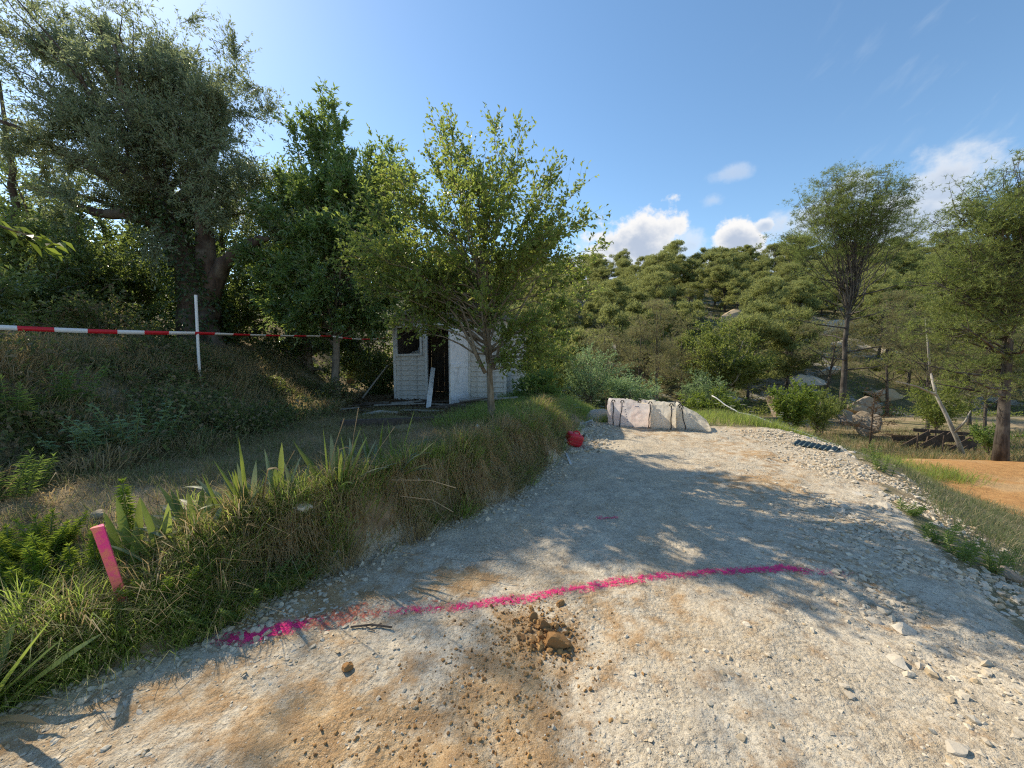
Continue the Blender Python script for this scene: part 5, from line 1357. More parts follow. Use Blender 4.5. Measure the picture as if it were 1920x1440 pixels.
pine_near('pine_tree', pA, 11.6, .15,
          [(P3(1600, 375, 20), (2.7, 2.0, 1.35), 44), (P3(1540, 400, 19.6), (1.3, 1.2, 1.2), 14), (P3(1660, 380, 20.3), (1.1, 1.2, 1.0), 14), (P3(1720, 420, 20.6), (.7, .8, .8), 7), (P3(1480, 450, 19.5), (.9, .8, .7), 7), (P3(1600, 330, 20), (1.4, 1.2, .5), 14)],
          'tall pine with broad domed crown standing alone right of centre', 71,
          [(3.0, R(190), 2.6, .8), (3.4, R(-15), 3.6, 1.2), (4.6, R(170), 2.8, .6), (5.0, R(10), 3.0, .8), (5.6, R(200), 2.5, .5), (6.1, R(-30), 2.8, .9), (6.8, R(160), 2.4, .9), (4.0, R(80), 2.2, .4), (7.2, R(20), 2.6, 1.0), (2.5, R(-10), 2.4, .5), (5.3, R(-100), 1.8, .3), (6.4, R(-160), 2.2, .5)], per=215)
pB = (13.65, 10.75)
pine_near('pine_tree', pB, 9.6, .135,
          [(P3(1880, 400, 10.7), (1.5, 1.4, .9), 26), (P3(1820, 460, 10.5), (.8, 1.0, .7), 12), (P3(1910, 330, 10.9), (.8, .9, .5), 14), (P3(1800, 530, 10.6), (.9, .9, .5), 10), (P3(1960, 450, 10.8), (1.6, 1.4, 1.4), 26), (P3(1790, 620, 10.9), (.8, 1, .45), 9), (P3(1850, 560, 11.2), (.9, 1, .5), 10), (P3(1840, 690, 11.4), (.8, .9, .4), 7)],
          'thick-trunked pine cut off by the right-hand edge of the view', 72,
          [(2.3, R(160), 2.2, .5), (2.8, R(200), 2.6, .9), (3.4, R(140), 2.3, .4), (4.0, R(185), 2.5, .9), (1.8, R(175), 1.8, .35), (3.0, R(-130), 1.6, .4), (4.6, R(165), 2.0, .7), (2.0, R(-160), 1.9, .3)], per=140)
# far and middle-distance pines: a few crown prototypes shared by many trees
def pine_proto(seed, hgt, wid, nclump, tuft=.27, tw=.05, per=190, leaf='hillpine', trunk_r=.14, low=.30, flat=.78):
    rg = np.random.default_rng(seed)
    ends = []; rad = []
    for i in range(nclump):
        f = rg.random() ** .8; z = hgt * (low + (1 - low) * f * .92)
        env = math.sqrt(max(.05, 1 - ((f - .35) / .72) ** 2)); a = rg.uniform(0, 2 * PI); r_ = wid * env * math.sqrt(rg.random())
        ends.append(np.array([math.cos(a) * r_, math.sin(a) * r_, z])); rad.append(wid * (rg.uniform(.17, .30) if nclump > 25 else rg.uniform(.27, .44)))
    wood, lines = skeleton(rg, (0, 0, -.4), (rg.normal(0, .3), rg.normal(0, .3), hgt * .9), trunk_r, 0, ends, start=.25, wob=.05, limb_r=.4, rmin=.02, k=6)
    P = []
    for c, r_ in zip(ends, rad):
        v = rdir(rg, per) * (rg.random((per, 1)) ** .35); v[:, 2] = np.where(v[:, 2] < -.15, v[:, 2] * .6, v[:, 2]); P.append(c + v * np.array([r_, r_, r_ * flat]))
    P = np.vstack(P); V, F = pine_tufts(rg, P, tuft, tw, 5, .6)
    me_w = wood.mesh('trunk', True); me_w.materials.append(M['pine_bark'])
    me_c = mesh_np('crown', V, F); me_c.materials.append(M[leaf])
    return me_w, me_c
protos = [pine_proto(81, 6.5, 2.7, 44, per=85, low=.16), pine_proto(82, 7.6, 2.4, 46, per=85, low=.2), pine_proto(83, 5.6, 2.9, 44, per=85, low=.14), pine_proto(84, 7.8, 3.0, 52, per=85, low=.24), pine_proto(85, 4.6, 2.3, 34, per=80, low=.1), pine_proto(86, 6.2, 2.3, 40, per=85, low=.2)]
thin = [pine_proto(91, 6.5, 2.2, 22, .16, .016, 130, 'pine_thin', .09, .22, .7), pine_proto(92, 5.5, 2.0, 20, .16, .016, 130, 'pine_thin', .08, .2, .8), pine_proto(93, 7.5, 1.9, 24, .16, .016, 130, 'pine_thin', .10, .3, .6)]
def put_pine(proto, x, y, sc, rz, label, group=None, name='pine_tree', sz=None):
    e = empty(name, (x, y, h1(x, y)), rz); e.scale = (sc, sc, sc * (sz or 1))
    obj('trunk', proto[0], None, e); obj('crown', proto[1], None, e)
    return tag(e, label, 'tree', group)
rh = np.random.default_rng(99)
cells = []
yy = 27.0
while yy < 97:
    st = 2.9 + .020 * yy
    xx = -.10 * yy - 4
    while xx < 1.42 * yy + 3:
        x = xx + rh.normal(0, st * .28); y = yy + rh.normal(0, st * .28)
        t = float(hill_t(np.array([x]), np.array([y]))[0])
        if 0.5 < t < 71: cells.append((x, y, t))
        xx += st * (1 + .003 * yy)
    yy += st * .98
rh.shuffle(cells)
cells = [tuple(c) for c in cells]
# keep glades where the pale rock shows
ledges = [ground_px(u_, v_) for (u_, v_) in [(1098, 575), (1165, 645), (1300, 600), (1455, 695), (1505, 650), (1560, 700), (1625, 612), (1690, 640), (1600, 655)]]
cells = [(x, y, t) for (x, y, t) in cells if not any(abs(x / y - q[0] / q[1]) < .022 and q[1] - 7 < y < q[1] + 2 for q in ledges)]
keep = []
for (x, y, t) in cells:
    gl_ = float(fbm(np.array([x * .07]), np.array([y * .07]), 2, 55)[0])
    if t < 55 and gl_ > .28 and rh.random() < .7: continue
    keep.append((x, y, t))
keep.sort(key=lambda c: c[1])
if len(keep) > 300: 
    idx = np.linspace(0, len(keep) - 1, 300).astype(int); keep = [keep[i] for i in idx]
for (x, y, t) in keep:
    pr = protos[rh.integers(6)]; s = rh.uniform(.72, 1.12) * (1.02 if t > 60 else .86)
    if t > 60: put_pine(pr, x, y, s, rh.uniform(0, 6.28), 'rounded dark pine on the skyline of the far wooded hill', 'pines along the skyline of the hill')
    else: put_pine(pr, x, y, s, rh.uniform(0, 6.28), 'rounded pine among many on the slope of the far wooded hill', 'pines covering the slope of the hill')
print('hill pines', len(keep))
# middle distance, individually seen
for i, (u, v, y, pr, s, lab) in enumerate([
        (1235, 725, 19, thin[2], .80, 'thin upright young pine behind the bulk bags'), (1195, 725, 20, thin[0], .78, 'wispy pine left of the young pine behind the bags'),
        (1280, 730, 22, thin[1], .85, 'loose grey-green pine right of the young pine behind the bags'), (1140, 720, 22, thin[1], .9, 'grey-green pine at the right-hand edge of the fruit tree crown'),
        (1545, 740, 24, thin[0], .95, 'wispy pine just left of the tall domed pine'), (1665, 760, 22, thin[2], .95, 'thin brownish pine right of the tall domed pine trunk'),
        (1740, 790, 17, thin[0], .80, 'wispy bare-limbed pine above the collapsed shelter'), (1820, 790, 18, thin[1], 1.0, 'wispy pine left of the thick right-hand trunk'),
        (1700, 760, 27, protos[0], .75, 'full green pine behind the dead brown sapling'), (1790, 740, 27, protos[2], .8, 'broad green pine between the two tall right-hand pines'),
        (1870, 760, 24, protos[5], .85, 'green pine behind the thick right-hand trunk'), (1480, 730, 31, protos[4], .9, 'small round pine left of the tall domed pine'), (1640, 740, 33, protos[1], .8, 'dark pine half hidden behind the tall domed pine'),
        (1100, 700, 27, protos[4], 1.0, 'small round pine just clear of the fruit tree crown'), (1850, 800, 14.5, thin[2], .62, 'slender sparse pine between the leaning trunk and right-hand pine')]):
    p = px(u, v, y=y); put_pine(pr, p[0], y, s, i * 1.3, lab)

# broadleaf trees and bushes beyond the track
bush('oak_tree', (11.6, 21.5, 1.5), (2.6, 2.0, 2.0), 70, 26, .55, 9, .11, .06, M['oak'], M['pale_bark'], 'round-crowned green oak with pale bare branches right of the bags', 51, 'tree', shell=.65)
bush('green_bush', (9.1, 12.6, .15), (.75, .7, .62), 30, 24, .26, 8, .055, .038, M['bright'], M['bark'], 'bright green leafy bush right of the pale hose', 52)
bush('green_bush', (6.3, 12.4, .0), (1.05, .7, .48), 30, 22, .26, 8, .055, .038, M['bright'], M['bark'], 'spreading bright green bush behind the bulk bags', 53)
bush('green_bush', (10.6, 13.4, -.25), (.7, .6, .55), 24, 20, .24, 8, .05, .03, M['oak'], M['bark'], 'duller green bush beside the tall pine trunk', 54)
bush('green_bush', (4.5, 15.0, .1), (1.4, .9, .8), 34, 20, .36, 8, .075, .03, M['shrub'], M['bark'], 'grey-green bush behind the flowers left of the young pine', 55)
bush('green_bush', (2.9, 14.5, .9), (1.3, 1.0, 1.1), 40, 22, .40, 8, .07, .026, M['shrub'], M['bark'], 'tall grey-green bush at the end of the grassy spur', 56)
bush('green_bush', (1.3, 14.8, 1.1), (1.2, 1.0, 1.3), 40, 20, .40, 8, .08, .03, M['oak'], M['bark'], 'leafy bush between the shed and the grassy spur', 57)
bush('green_bush', (.55, 9.0, .75), (.55, .7, .45), 26, 22, .26, 8, .06, .03, M['weed'], M['bark'], 'leafy green bush at the foot of the shed side wall', 62)
bush('green_bush', (8.2, 16.5, .2), (1.3, .9, .8), 34, 20, .36, 8, .075, .03, M['shrub'], M['bark'], 'grey-green bush left of the slanting grey rock', 58)
bush('green_bush', (13.0, 16.2, -.5), (1.0, .8, .6), 28, 20, .3, 8, .06, .03, M['oak'], M['bark'], 'low green bush behind the large boulder', 59)
bush('green_bush', (16.2, 14.8, -.2), (1.3, .9, .8), 34, 20, .36, 8, .075, .03, M['oak'], M['bark'], 'low green bush behind the collapsed shelter', 60)
bush('green_bush', (14.2, 11.5, -.85), (.8, .5, .35), 20, 18, .22, 8, .05, .025, M['weed'], M['bark'], 'low weedy bush at the foot of the right-hand pine', 61)
# rock outcrops among the hill pines
ro = np.random.default_rng(123); k = 0
while k < 34:
    y = ro.uniform(26, 66); x = ro.uniform(.05, 1.25) * y; t = float(hill_t(np.array([x]), np.array([y]))[0])
    if t < 1 or t > 48: continue
    s = ro.uniform(.9, 2.3); me = rock_mesh('rock_outcrop', 500 + k, 3, .6, (1.5, .9, .55), 9); o = obj('rock_outcrop', me, M['stone'], None, (x, y, h1(x, y) + s * .1), (R(15), 0, ro.uniform(-.6, .6))); o.scale = (s, s, s)
    tag(o, 'pale limestone outcrop showing between the pines on the hillside', 'rock', 'limestone outcrops on the hillside'); k += 1
for i, (q, lab) in enumerate(zip(ledges, ['pale cliff ledge high beside the fruit tree crown', 'pale slanting ledge below the high one beside the fruit tree', 'small pale ledge in the middle of the wooded slope', 'grey-white rock face left of the tall domed pine', 'broad white ledge just left of the tall domed pine', 'white rock step right above the bright bush', 'white ledge directly behind the tall domed pine', 'pale ledge between the two tall right-hand pines', 'pale rock step at the foot of the tall domed pine'])):
    sc_ = .035 * q[1]; me = rock_mesh('rock_ledge', 560 + i, 4, .7, (1.5, .9, .6), 12); o = obj('rock_ledge', me, M['stone'], None, (q[0], q[1], q[2] + sc_ * .15), (R(22), R(8), i * .7)); o.scale = (sc_, sc_, sc_)
    tag(o, lab, 'rock')
# hillside scrub mass
rs = np.random.default_rng(124); n = 46000
y = 22 + 60 * rs.random(n) ** 1.4; x = (-.08 + 1.5 * rs.random(n)) * y
cl = fbm(x * .35, y * .35, 3, 66); kp = (cl > -.22) & (hill_t(x, y) < 66); x, y, cl = x[kp], y[kp], cl[kp]
z = H(x, y) + rs.random(len(x)) * (.25 + 1.1 * np.clip(cl + .1, 0, .6))
V, F = leaves(np.stack([x, y, z], 1), rdir(rs, len(x)) + [0, 0, .5], rdir(rs, len(x)) + [0, -.3, .9], .16 * rs.uniform(.6, 1.4, len(x)) * (y / 35) ** .6, .10 * rs.uniform(.6, 1.3, len(x)) * (y / 35) ** .6)
mb = MB(); mb.add(V, F); o = mb.build('hillside_scrub', M['oak']); tag(o, 'low scrub covering the hillside under the pines', 'scrub', kind='stuff')

# ------------------------------------------------------------------ irises and other plants on the bank
def blade_leaf(L, w, lean, bend, tipfold=0.0, twist=0.0, seed=0):
    """one sword-shaped leaf as a thick ribbon, base at origin, leaning along +X"""
    n = 10; u = np.linspace(0, 1, n)
    ang = lean + bend * u ** 1.6 + tipfold * np.clip((u - .72) / .28, 0, 1) ** .5
    ds = L / (n - 1); X = np.concatenate([[0], np.cumsum(np.sin(ang[:-1]) * ds)]); Z = np.concatenate([[0], np.cumsum(np.cos(ang[:-1]) * ds)])
    wd = w * np.where(u < .15, .75 + u * 1.6, 1.0) * np.clip((1 - u) * 3.2, 0, 1) ** .75
    C = np.stack([X, np.zeros(n), Z], 1); tw = twist * u
    S_ = np.stack([-np.sin(tw) * np.cos(ang), np.cos(tw), np.sin(tw) * np.sin(ang)], 1); Nn = np.stack([np.cos(ang), np.zeros(n), -np.sin(ang)], 1)
    V = np.concatenate([C + S_ * wd[:, None] / 2, C - Nn * (.10 * wd)[:, None], C - S_ * wd[:, None] / 2])
    F = []
    for a, b in ((0, 1), (1, 2)):
        for q in range(n - 1): F.append([a * n + q, b * n + q, b * n + q + 1, a * n + q + 1])
    return mesh_np('leaf', V, np.array(F), True)
def iris(base, specs, label, cat='iris'):
    e = empty('iris_plant', base)
    ri = random.Random(int(abs(base[0]) * 1000))
    if len(specs) > 3: specs = specs + [(L * ri.uniform(.6, .9), w * .95, az + ri.uniform(-70, 70), lean + ri.uniform(-8, 14), bend + ri.uniform(0, 12), 0, tw, 'iris' if ri.random() < .6 else 'iris_grey') for (L, w, az, lean, bend, fold, tw, mt) in specs]
    for i, (L, w, az, lean, bend, fold, tw, mt) in enumerate(specs):
        me = blade_leaf(L * 1.30, w * 1.18, R(lean), R(bend), R(fold), R(tw)); 
        obj('leaf', me, M[mt], e, (.022 * math.cos(R(az)) * (1 + i % 3), .022 * math.sin(R(az)) * (1 + i % 2), -.02), (0, 0, R(az)))
    return tag(e, label, cat)
def spot(u, v, z): 
    p = ground_px(u, v, z); return (p[0], p[1], p[2])
G, Y, D_ = 'iris', 'iris', 'iris_dead'; B_ = 'iris_grey'
iris(spot(470, 962, .5), [(.44, .040, 175, 3, 3, 0, 20, G), (.30, .034, 150, 14, 8, 0, 25, B_), (.34, .038, 10, 10, 6, 150, 15, D_), (.36, .034, 185, 24, 8, 0, 10, G), (.28, .040, 160, 35, 25, 0, 40, B_), (.40, .036, 178, 42, 75, 0, 0, B_), (.30, .03, 100, 12, 10, 0, 60, B_), (.26, .036, 185, 10, 4, 0, 0, Y), (.20, .028, 20, 8, 5, 0, 20, Y), (.24, .05, 200, 50, 30, 0, 30, B_)],
     'iris clump with a folded brown-tipped leaf left of the round stone')
iris(spot(628, 925, .55), [(.44, .042, 25, 18, 4, 0, 15, Y), (.42, .040, 185, 2, 3, 0, 10, G), (.40, .045, 172, 30, 8, 0, 10, Y), (.36, .036, 20, 2, 4, 145, 0, D_), (.36, .034, 40, 16, 8, 0, 30, G), (.34, .032, 10, 38, 70, 0, 0, B_), (.22, .03, 190, 25, 10, 0, 30, D_), (.30, .03, 95, 8, 4, 0, 50, G)],
     'bright sunlit iris clump right of the round stone')
iris(spot(255, 1062, .35), [(.36, .044, 165, 12, 4, 0, 10, G), (.30, .042, 20, 20, 6, 0, 10, Y), (.34, .040, 90, 3, 4, 0, 20, Y), (.26, .04, 190, 26, 10, 0, 15, G), (.24, .038, 10, 32, 10, 0, 10, G), (.22, .036, 150, 6, 4, 0, 0, Y), (.28, .036, 175, 40, 30, 0, 10, G), (.2, .034, 30, 12, 5, 0, 0, Y)],
     'upright iris clump just right of the pink stake')
iris(spot(375, 1030, .42), [(.42, .040, 160, 35, 22, 0, 20, Y), (.40, .042, 175, 48, 30, 0, 10, G), (.36, .038, 150, 28, 30, 0, 25, G), (.38, .036, 170, 58, 25, 0, 15, B_), (.3, .036, 140, 15, 20, 0, 20, Y), (.34, .034, 185, 66, 18, 0, 0, G)],
     'iris clump with leaves all swept to the left')
iris(spot(400, 985, .45), [(.38, .046, 182, 70, 30, 0, 10, B_), (.36, .046, 170, 60, 45, 0, 15, B_), (.32, .044, 200, 76, 20, 0, 10, B_), (.30, .04, 160, 50, 50, 0, 0, B_)],
     'grey-green iris leaves lying flat behind the swept clump')
iris(spot(700, 880, .56), [(.38, .036, 12, 8, 5, 0, 15, G), (.28, .034, 170, 10, 5, 0, 20, B_), (.26, .034, 178, 20, 60, 0, 0, B_), (.32, .03, 150, 14, 8, 0, 40, G), (.30, .03, 15, 35, 70, 0, 0, B_)],
     'iris clump with pale arching leaf before the log')
iris(spot(745, 868, .56), [(.42, .034, 15, 14, 5, 0, 20, G), (.34, .034, 170, 5, 3, 0, 20, G), (.28, .030, 30, 30, 60, 0, 10, B_)], 'tall thin iris leaves in front of the leaning plank')
iris(spot(738, 892, .55), [(.34, .034, 18, 46, 10, 0, 10, G), (.30, .036, 20, 28, 95, 0, 0, B_), (.24, .03, 15, 62, 60, 0, 0, B_), (.28, .028, 170, 50, 60, 0, 0, D_)], 'iris clump drooping right over the crumbling bank edge')
iris(spot(560, 938, .52), [(.24, .036, 30, 10, 6, 0, 20, B_), (.26, .034, 160, 14, 8, 0, 20, B_), (.22, .034, 175, 40, 40, 0, 0, B_)], 'small grey-green iris clump between the two large sunlit ones')
iris((-2.06, 1.50, h1(-2.06, 1.50)), [(.60, .055, 165, 40, 6, 0, 10, G)], 'single leaf', 'iris') if False else None
iris((-2.42, 1.62, h1(-2.42, 1.62)), [(.52, .050, 8, 34, 8, 0, 20, G), (.42, .05, 20, 50, 14, 0, 20, G), (.44, .045, 170, 30, 20, 0, 10, G), (.30, .022, -30, 58, 50, 0, 10, 'iris_dead'), (.34, .020, -10, 66, 40, 0, 60, 'iris_dead'), (.30, .04, 90, 20, 10, 0, 10, G)], 'large dark iris clump cut off by the lower left edge')
iris(spot(520, 945, .5), [(.34, .040, 165, 8, 5, 0, 20, B_), (.30, .040, 30, 16, 10, 0, 20, B_), (.28, .036, 185, 36, 30, 0, 0, B_), (.36, .034, 95, 6, 5, 0, 30, G)], 'grey-green iris clump right beside the brown-tipped leaf')
iris(spot(440, 985, .48), [(.34, .044, 170, 30, 30, 0, 20, B_), (.30, .044, 150, 50, 30, 0, 20, B_), (.32, .040, 190, 14, 10, 0, 10, G), (.26, .040, 20, 22, 20, 0, 10, B_)], 'broad grey-green iris clump in front of the flat slab')
iris(spot(310, 1060, .38), [(.36, .042, 170, 14, 8, 0, 20, G), (.34, .040, 20, 24, 14, 0, 20, G), (.30, .040, 100, 6, 5, 0, 30, G), (.28, .038, 190, 34, 20, 0, 0, G)], 'fresh green iris clump between the upright and swept ones')
iris(spot(665, 905, .55), [(.32, .036, 20, 20, 10, 0, 20, B_), (.34, .034, 170, 8, 5, 0, 20, G), (.28, .034, 10, 44, 50, 0, 0, B_), (.26, .034, 150, 22, 20, 0, 0, B_)], 'iris clump just right of the bright sunlit one')
# round stone half hidden in the bank grass and other bank stones
for (u, v, z, s, lab) in [(565, 955, .45, .085, 'round pale stone in the grass between the iris clumps'), (775, 905, .5, .06, 'pale stone on the crumbling edge right of the irises'), (345, 960, .45, .13, 'flat pale slab on the soil behind the swept irises'), (190, 968, .42, .06, 'flat grey stone on the dry soil behind the tall spurge')]:
    p = spot(u, v, z); me = rock_mesh('stone', int(u), 3, .3, (1, .8, .6 if s < .1 else .3), 4); o = obj('stone', me, M['stone'], None, (p[0], p[1], p[2] + s * .25)); o.scale = (s, s, s); tag(o, lab, 'stone')
# upright spurge and other forbs
def forb(base, hgt, nleaf, L, Wd, mat, label, seed, lean=(0, 0), cat='plant', up=.5, r0=.005, name='spurge_plant', top_dense=1.0, nst=1, spread=.0, group=None, droop=.2):
    rg = np.random.default_rng(seed); e = empty(name, base); st = MB(); lf = MB()
    for s in range(nst):
        a = rg.uniform(0, 2 * PI); off = spread * rg.random(); hh = hgt * (rg.uniform(.6, 1) if nst > 1 else 1)
        st = MB(); lf = MB(); ln = np.array([lean[0] + math.cos(a) * spread * .6, lean[1] + math.sin(a) * spread * .6])
        t = np.linspace(0, 1, 6); Pc = np.stack([math.cos(a) * off + ln[0] * t ** 1.5, math.sin(a) * off + ln[1] * t ** 1.5, t * hh - .03], 1); st.tube(Pc, r0 * (1 - .6 * t), 5)
        u = np.sort(rg.random(nleaf) ** (1 / top_dense)); u = .12 + .88 * u
        P = np.stack([np.interp(u, t, Pc[:, c]) for c in range(3)], 1); ga = np.arange(nleaf) * 2.4 + rg.normal(0, .25, nleaf)
        D = np.stack([np.cos(ga), np.sin(ga), up + 1.6 * (u > .93) + rg.normal(0, .15, nleaf)], 1)
        N = np.stack([-np.cos(ga) * .4, -np.sin(ga) * .4, np.ones(nleaf)], 1)
        sc = (1 - .45 * (u ** 4)) * rg.uniform(.75, 1.15, nleaf)
        V, F = leaves(P, D, N, L * sc, Wd * sc, .2, droop); lf.add(V, F); st.build('stem', M['stem'], e, True); lf.build('foliage', mat, e)
    return tag(e, label, cat, group)
forb(spot(243, 1010, .42), .42, 260, .062, .012, M['spurge'], 'tall bright green spurge spike behind the upright iris clump', 1, (-.02, 0), up=.25)
forb(spot(180, 1070, .35), .30, 190, .055, .011, M['spurge'], 'bright spurge tip showing just behind the pink stake', 2, (.01, 0))
forb(spot(140, 1085, .34), .24, 150, .05, .011, M['spurge'], 'short spurge left of the pink stake', 3, (-.02, 0))
forb(spot(60, 1085, .32), .22, 120, .05, .014, M['spurge'], 'leafy green weed clump at the left edge below the dry grass', 4, nst=7, spread=.16, top_dense=1)
forb(spot(110, 1120, .28), .22, 110, .045, .013, M['spurge'], 'leafy green weed clump left of the stake base', 5, nst=8, spread=.16)
forb(spot(30, 1140, .25), .18, 100, .045, .013, M['spurge'], 'low leafy weed clump in the lower left corner', 6, nst=7, spread=.18)
forb(spot(85, 1050, .36), .30, 120, .055, .013, M['spurge'], 'tall leafy green weeds left of the pink stake top', 17, nst=9, spread=.2)
forb(spot(20, 1060, .34), .28, 120, .055, .014, M['spurge'], 'tall leafy green weeds at the left edge beside the dry soil', 18, nst=9, spread=.2)
forb(spot(300, 1110, .25), .2, 90, .04, .012, M['spurge'], 'bright weeds in the grass right of the pink stake', 19, nst=8, spread=.16)
forb(spot(160, 1150, .22), .2, 90, .04, .012, M['weed'], 'dull green weeds round the foot of the pink stake', 7, nst=6, spread=.14)
forb(spot(15, 940, .5), .40, 90, .07, .016, M['weed'], 'dark weedy plant at the left edge on the dry terrace', 8, nst=6, spread=.2)
forb(spot(470, 1130, .12), .26, 60, .035, .014, M['weed'], 'small-leaved shrublet hanging over the start of the pink line', 9, nst=14, spread=.26)
forb(spot(520, 1095, .15), .22, 55, .035, .014, M['weed'], 'small-leaved shrublet at the foot of the grassy bank', 10, nst=12, spread=.22)
# shrubs and weeds on the embankment
forb(spot(240, 850, .65), .62, 34, .085, .050, M['shrub'], 'broad-leaved grey-green shrub in the middle of the shaded embankment', 11, nst=13, spread=.34, r0=.008, name='broadleaf_shrub', cat='shrub', up=.3, droop=.25)
forb(spot(160, 850, .65), .40, 26, .07, .042, M['shrub'], 'smaller broad-leaved shrub left of the middle one on the embankment', 12, nst=8, spread=.25, r0=.006, name='broadleaf_shrub', cat='shrub', up=.3)
forb(spot(290, 800, .8), .5, 30, .075, .045, M['shrub'], 'broad-leaved shrub just right of the middle one on the embankment', 21, nst=10, spread=.3, r0=.007, name='broadleaf_shrub', cat='shrub', up=.3)
forb(spot(110, 760, 1.0), .5, 30, .07, .04, M['weed'], 'leafy weed bush on the upper left of the embankment', 22, nst=10, spread=.3, name='low_weeds')
forb(spot(400, 760, .9), .42, 30, .06, .034, M['weed'], 'leafy weed bush below the white pole', 23, nst=10, spread=.3, name='low_weeds')
forb(spot(25, 800, .8), .55, 50, .08, .018, M['weed'], 'tall narrow-leaved weed at the left edge of the embankment', 13, nst=4, spread=.15, name='tall_weed')
forb(spot(60, 790, .9), .45, 45, .08, .018, M['weed'], 'narrow-leaved weed beside the tall one at the left edge', 14, nst=4, spread=.15, name='tall_weed')
forb(spot(470, 800, .6), .35, 30, .05, .026, M['under'], 'dark low weeds at the foot of the embankment', 15, nst=16, spread=.5, name='low_weeds')
forb(spot(330, 830, .65), .32, 30, .045, .022, M['shrub'], 'pale-leaved low weeds right of the broad-leaved shrub', 16, nst=16, spread=.4, name='low_weeds')
for i, (u, v, z, h_, lab) in enumerate([(1760, 1020, -.3, .22, 'dark green upright weed in the stones on the right-hand slope'), (1800, 1050, -.3, .26, 'taller dark weed beside the upright weed on the stony slope'), (1695, 960, -.3, .16, 'small weed above the broad slab'), (1655, 885, -.5, .30, 'dark weed near the top of the grassy slope'), (1860, 1070, -.4, .28, 'weed above the dark brownish stone'), (1570, 830, -.2, .35, 'tall thin weed beside the drainage sheet'), (1640, 870, -.4, .4, 'bushy weed where the slope meets the orange earth')]):
    forb(spot(u, v, z), h_, 46, .06, .011, M['weed'], lab, 30 + i, nst=5, spread=.12, name='slope_weed')
p = ground_px(1890, 1085, -.3); me = rock_mesh('stone', 611, 3, .4, (1.2, .8, .7)); o = obj('stone', me, M['boulder'], None, (p[0], p[1], p[2] + .03)); o.scale = (.09, .09, .09); tag(o, 'dark brownish stone at the right-hand edge below the weeds', 'stone')

# white umbel flowers behind the bags
ru = np.random.default_rng(44)
def umbel(base, h_, s, label, group):
    e = empty('wild_carrot', base); st = MB(); st.tube([(0, 0, -.02), (.01, 0, h_ * .6), (ru.normal(0, .03), ru.normal(0, .03), h_)], [.004, .003, .0025], 4); st.build('stem', M['stem'], e)
    n = 26; a = ru.uniform(0, 2 * PI, n); r_ = s * np.sqrt(ru.random(n)); P = np.stack([np.cos(a) * r_, np.sin(a) * r_, h_ + .012 - .25 * r_], 1)
    V, F = leaves(P, np.stack([np.cos(a), np.sin(a), .1 + 0 * a], 1), np.tile([[0, 0, 1.]], (n, 1)), s * .45, s * .4, .05, 0); fl = MB(); fl.add(V, F); fl.build('flower_head', M['flower'], e)
    tag(e, label, 'flower', group)
for i in range(46):
    x = ru.uniform(2.2, 6.9); y = ru.uniform(9.2, 12.2)
    umbel((x, y, h1(x, y)), ru.uniform(.3, .6), ru.uniform(.03, .055), 'white umbel flower in the grass behind the bulk bags', 'white flowers behind the bags')
for i in range(12):
    x = ru.uniform(.6, 1.9); y = ru.uniform(8.2, 11.5)
    umbel((x, y, h1(x, y)), ru.uniform(.25, .45), ru.uniform(.03, .05), 'white umbel flower on the grassy spur right of the shed', 'white flowers on the spur')

# ------------------------------------------------------------------ grass
rgr = np.random.default_rng(50)
def grass(name, x, y, hgt, width, leanv, mat, label, jitter=.5, zoff=0.0, cat='grass'):
    kq = (np.hypot(x - sx - .04, y - sy + .05) > .075); x, y = x[kq], y[kq]
    n = len(x); z = H(x, y) + zoff - .01
    hh = hgt * rgr.uniform(.5, 1.25, n) if np.isscalar(hgt) else hgt
    a = rgr.uniform(0, 2 * PI, n); l = rgr.random(n) * jitter * hh
    lean = np.stack([np.cos(a) * l, np.sin(a) * l, np.zeros(n)], 1) + np.asarray(leanv) * hh[:, None]
    if TUSS is not None:
        ix = np.array([TUSS[0].get(q, -1) for q in zip(x.tolist(), y.tolist())]); o2 = TUSS[1][ix] * (ix >= 0)[:, None]
        lean[:, :2] += o2 * (hh * .42)[:, None]
    V, F3, F4 = blades(np.stack([x, y, z], 1), hh, lean, width * rgr.uniform(.7, 1.3, n))
    mb = MB(); mb.add(V, F3, F4); o = mb.build(name, M[mat]); return tag(o, label, cat, kind='stuff')
def tufted(n, xf, tufts, sd):
    """clumped positions"""
    global TUSS
    tx, ty = xf(tufts); i = rgr.integers(0, tufts, n); ox = rgr.normal(0, sd, n); oy = rgr.normal(0, sd, n)
    x_ = tx[i] + ox; y_ = ty[i] + oy; TUSS = dict(zip(zip(x_.tolist(), y_.tolist()), range(n))), np.stack([ox, oy], 1) / sd
    return x_, y_
TUSS = None
# lush grass near the stake
def nearreg(n):
    y = rgr.uniform(1.35, 2.9, n); x = x_foot(y) - .04 - np.abs(rgr.normal(0, .38, n)); return x, y
x, y = tufted(16000, nearreg, 420, .045); grass('grass', x, y, .17, .0055, (.12, -.10, 0), 'grass_green', 'green grass round the foot of the pink stake', .9)
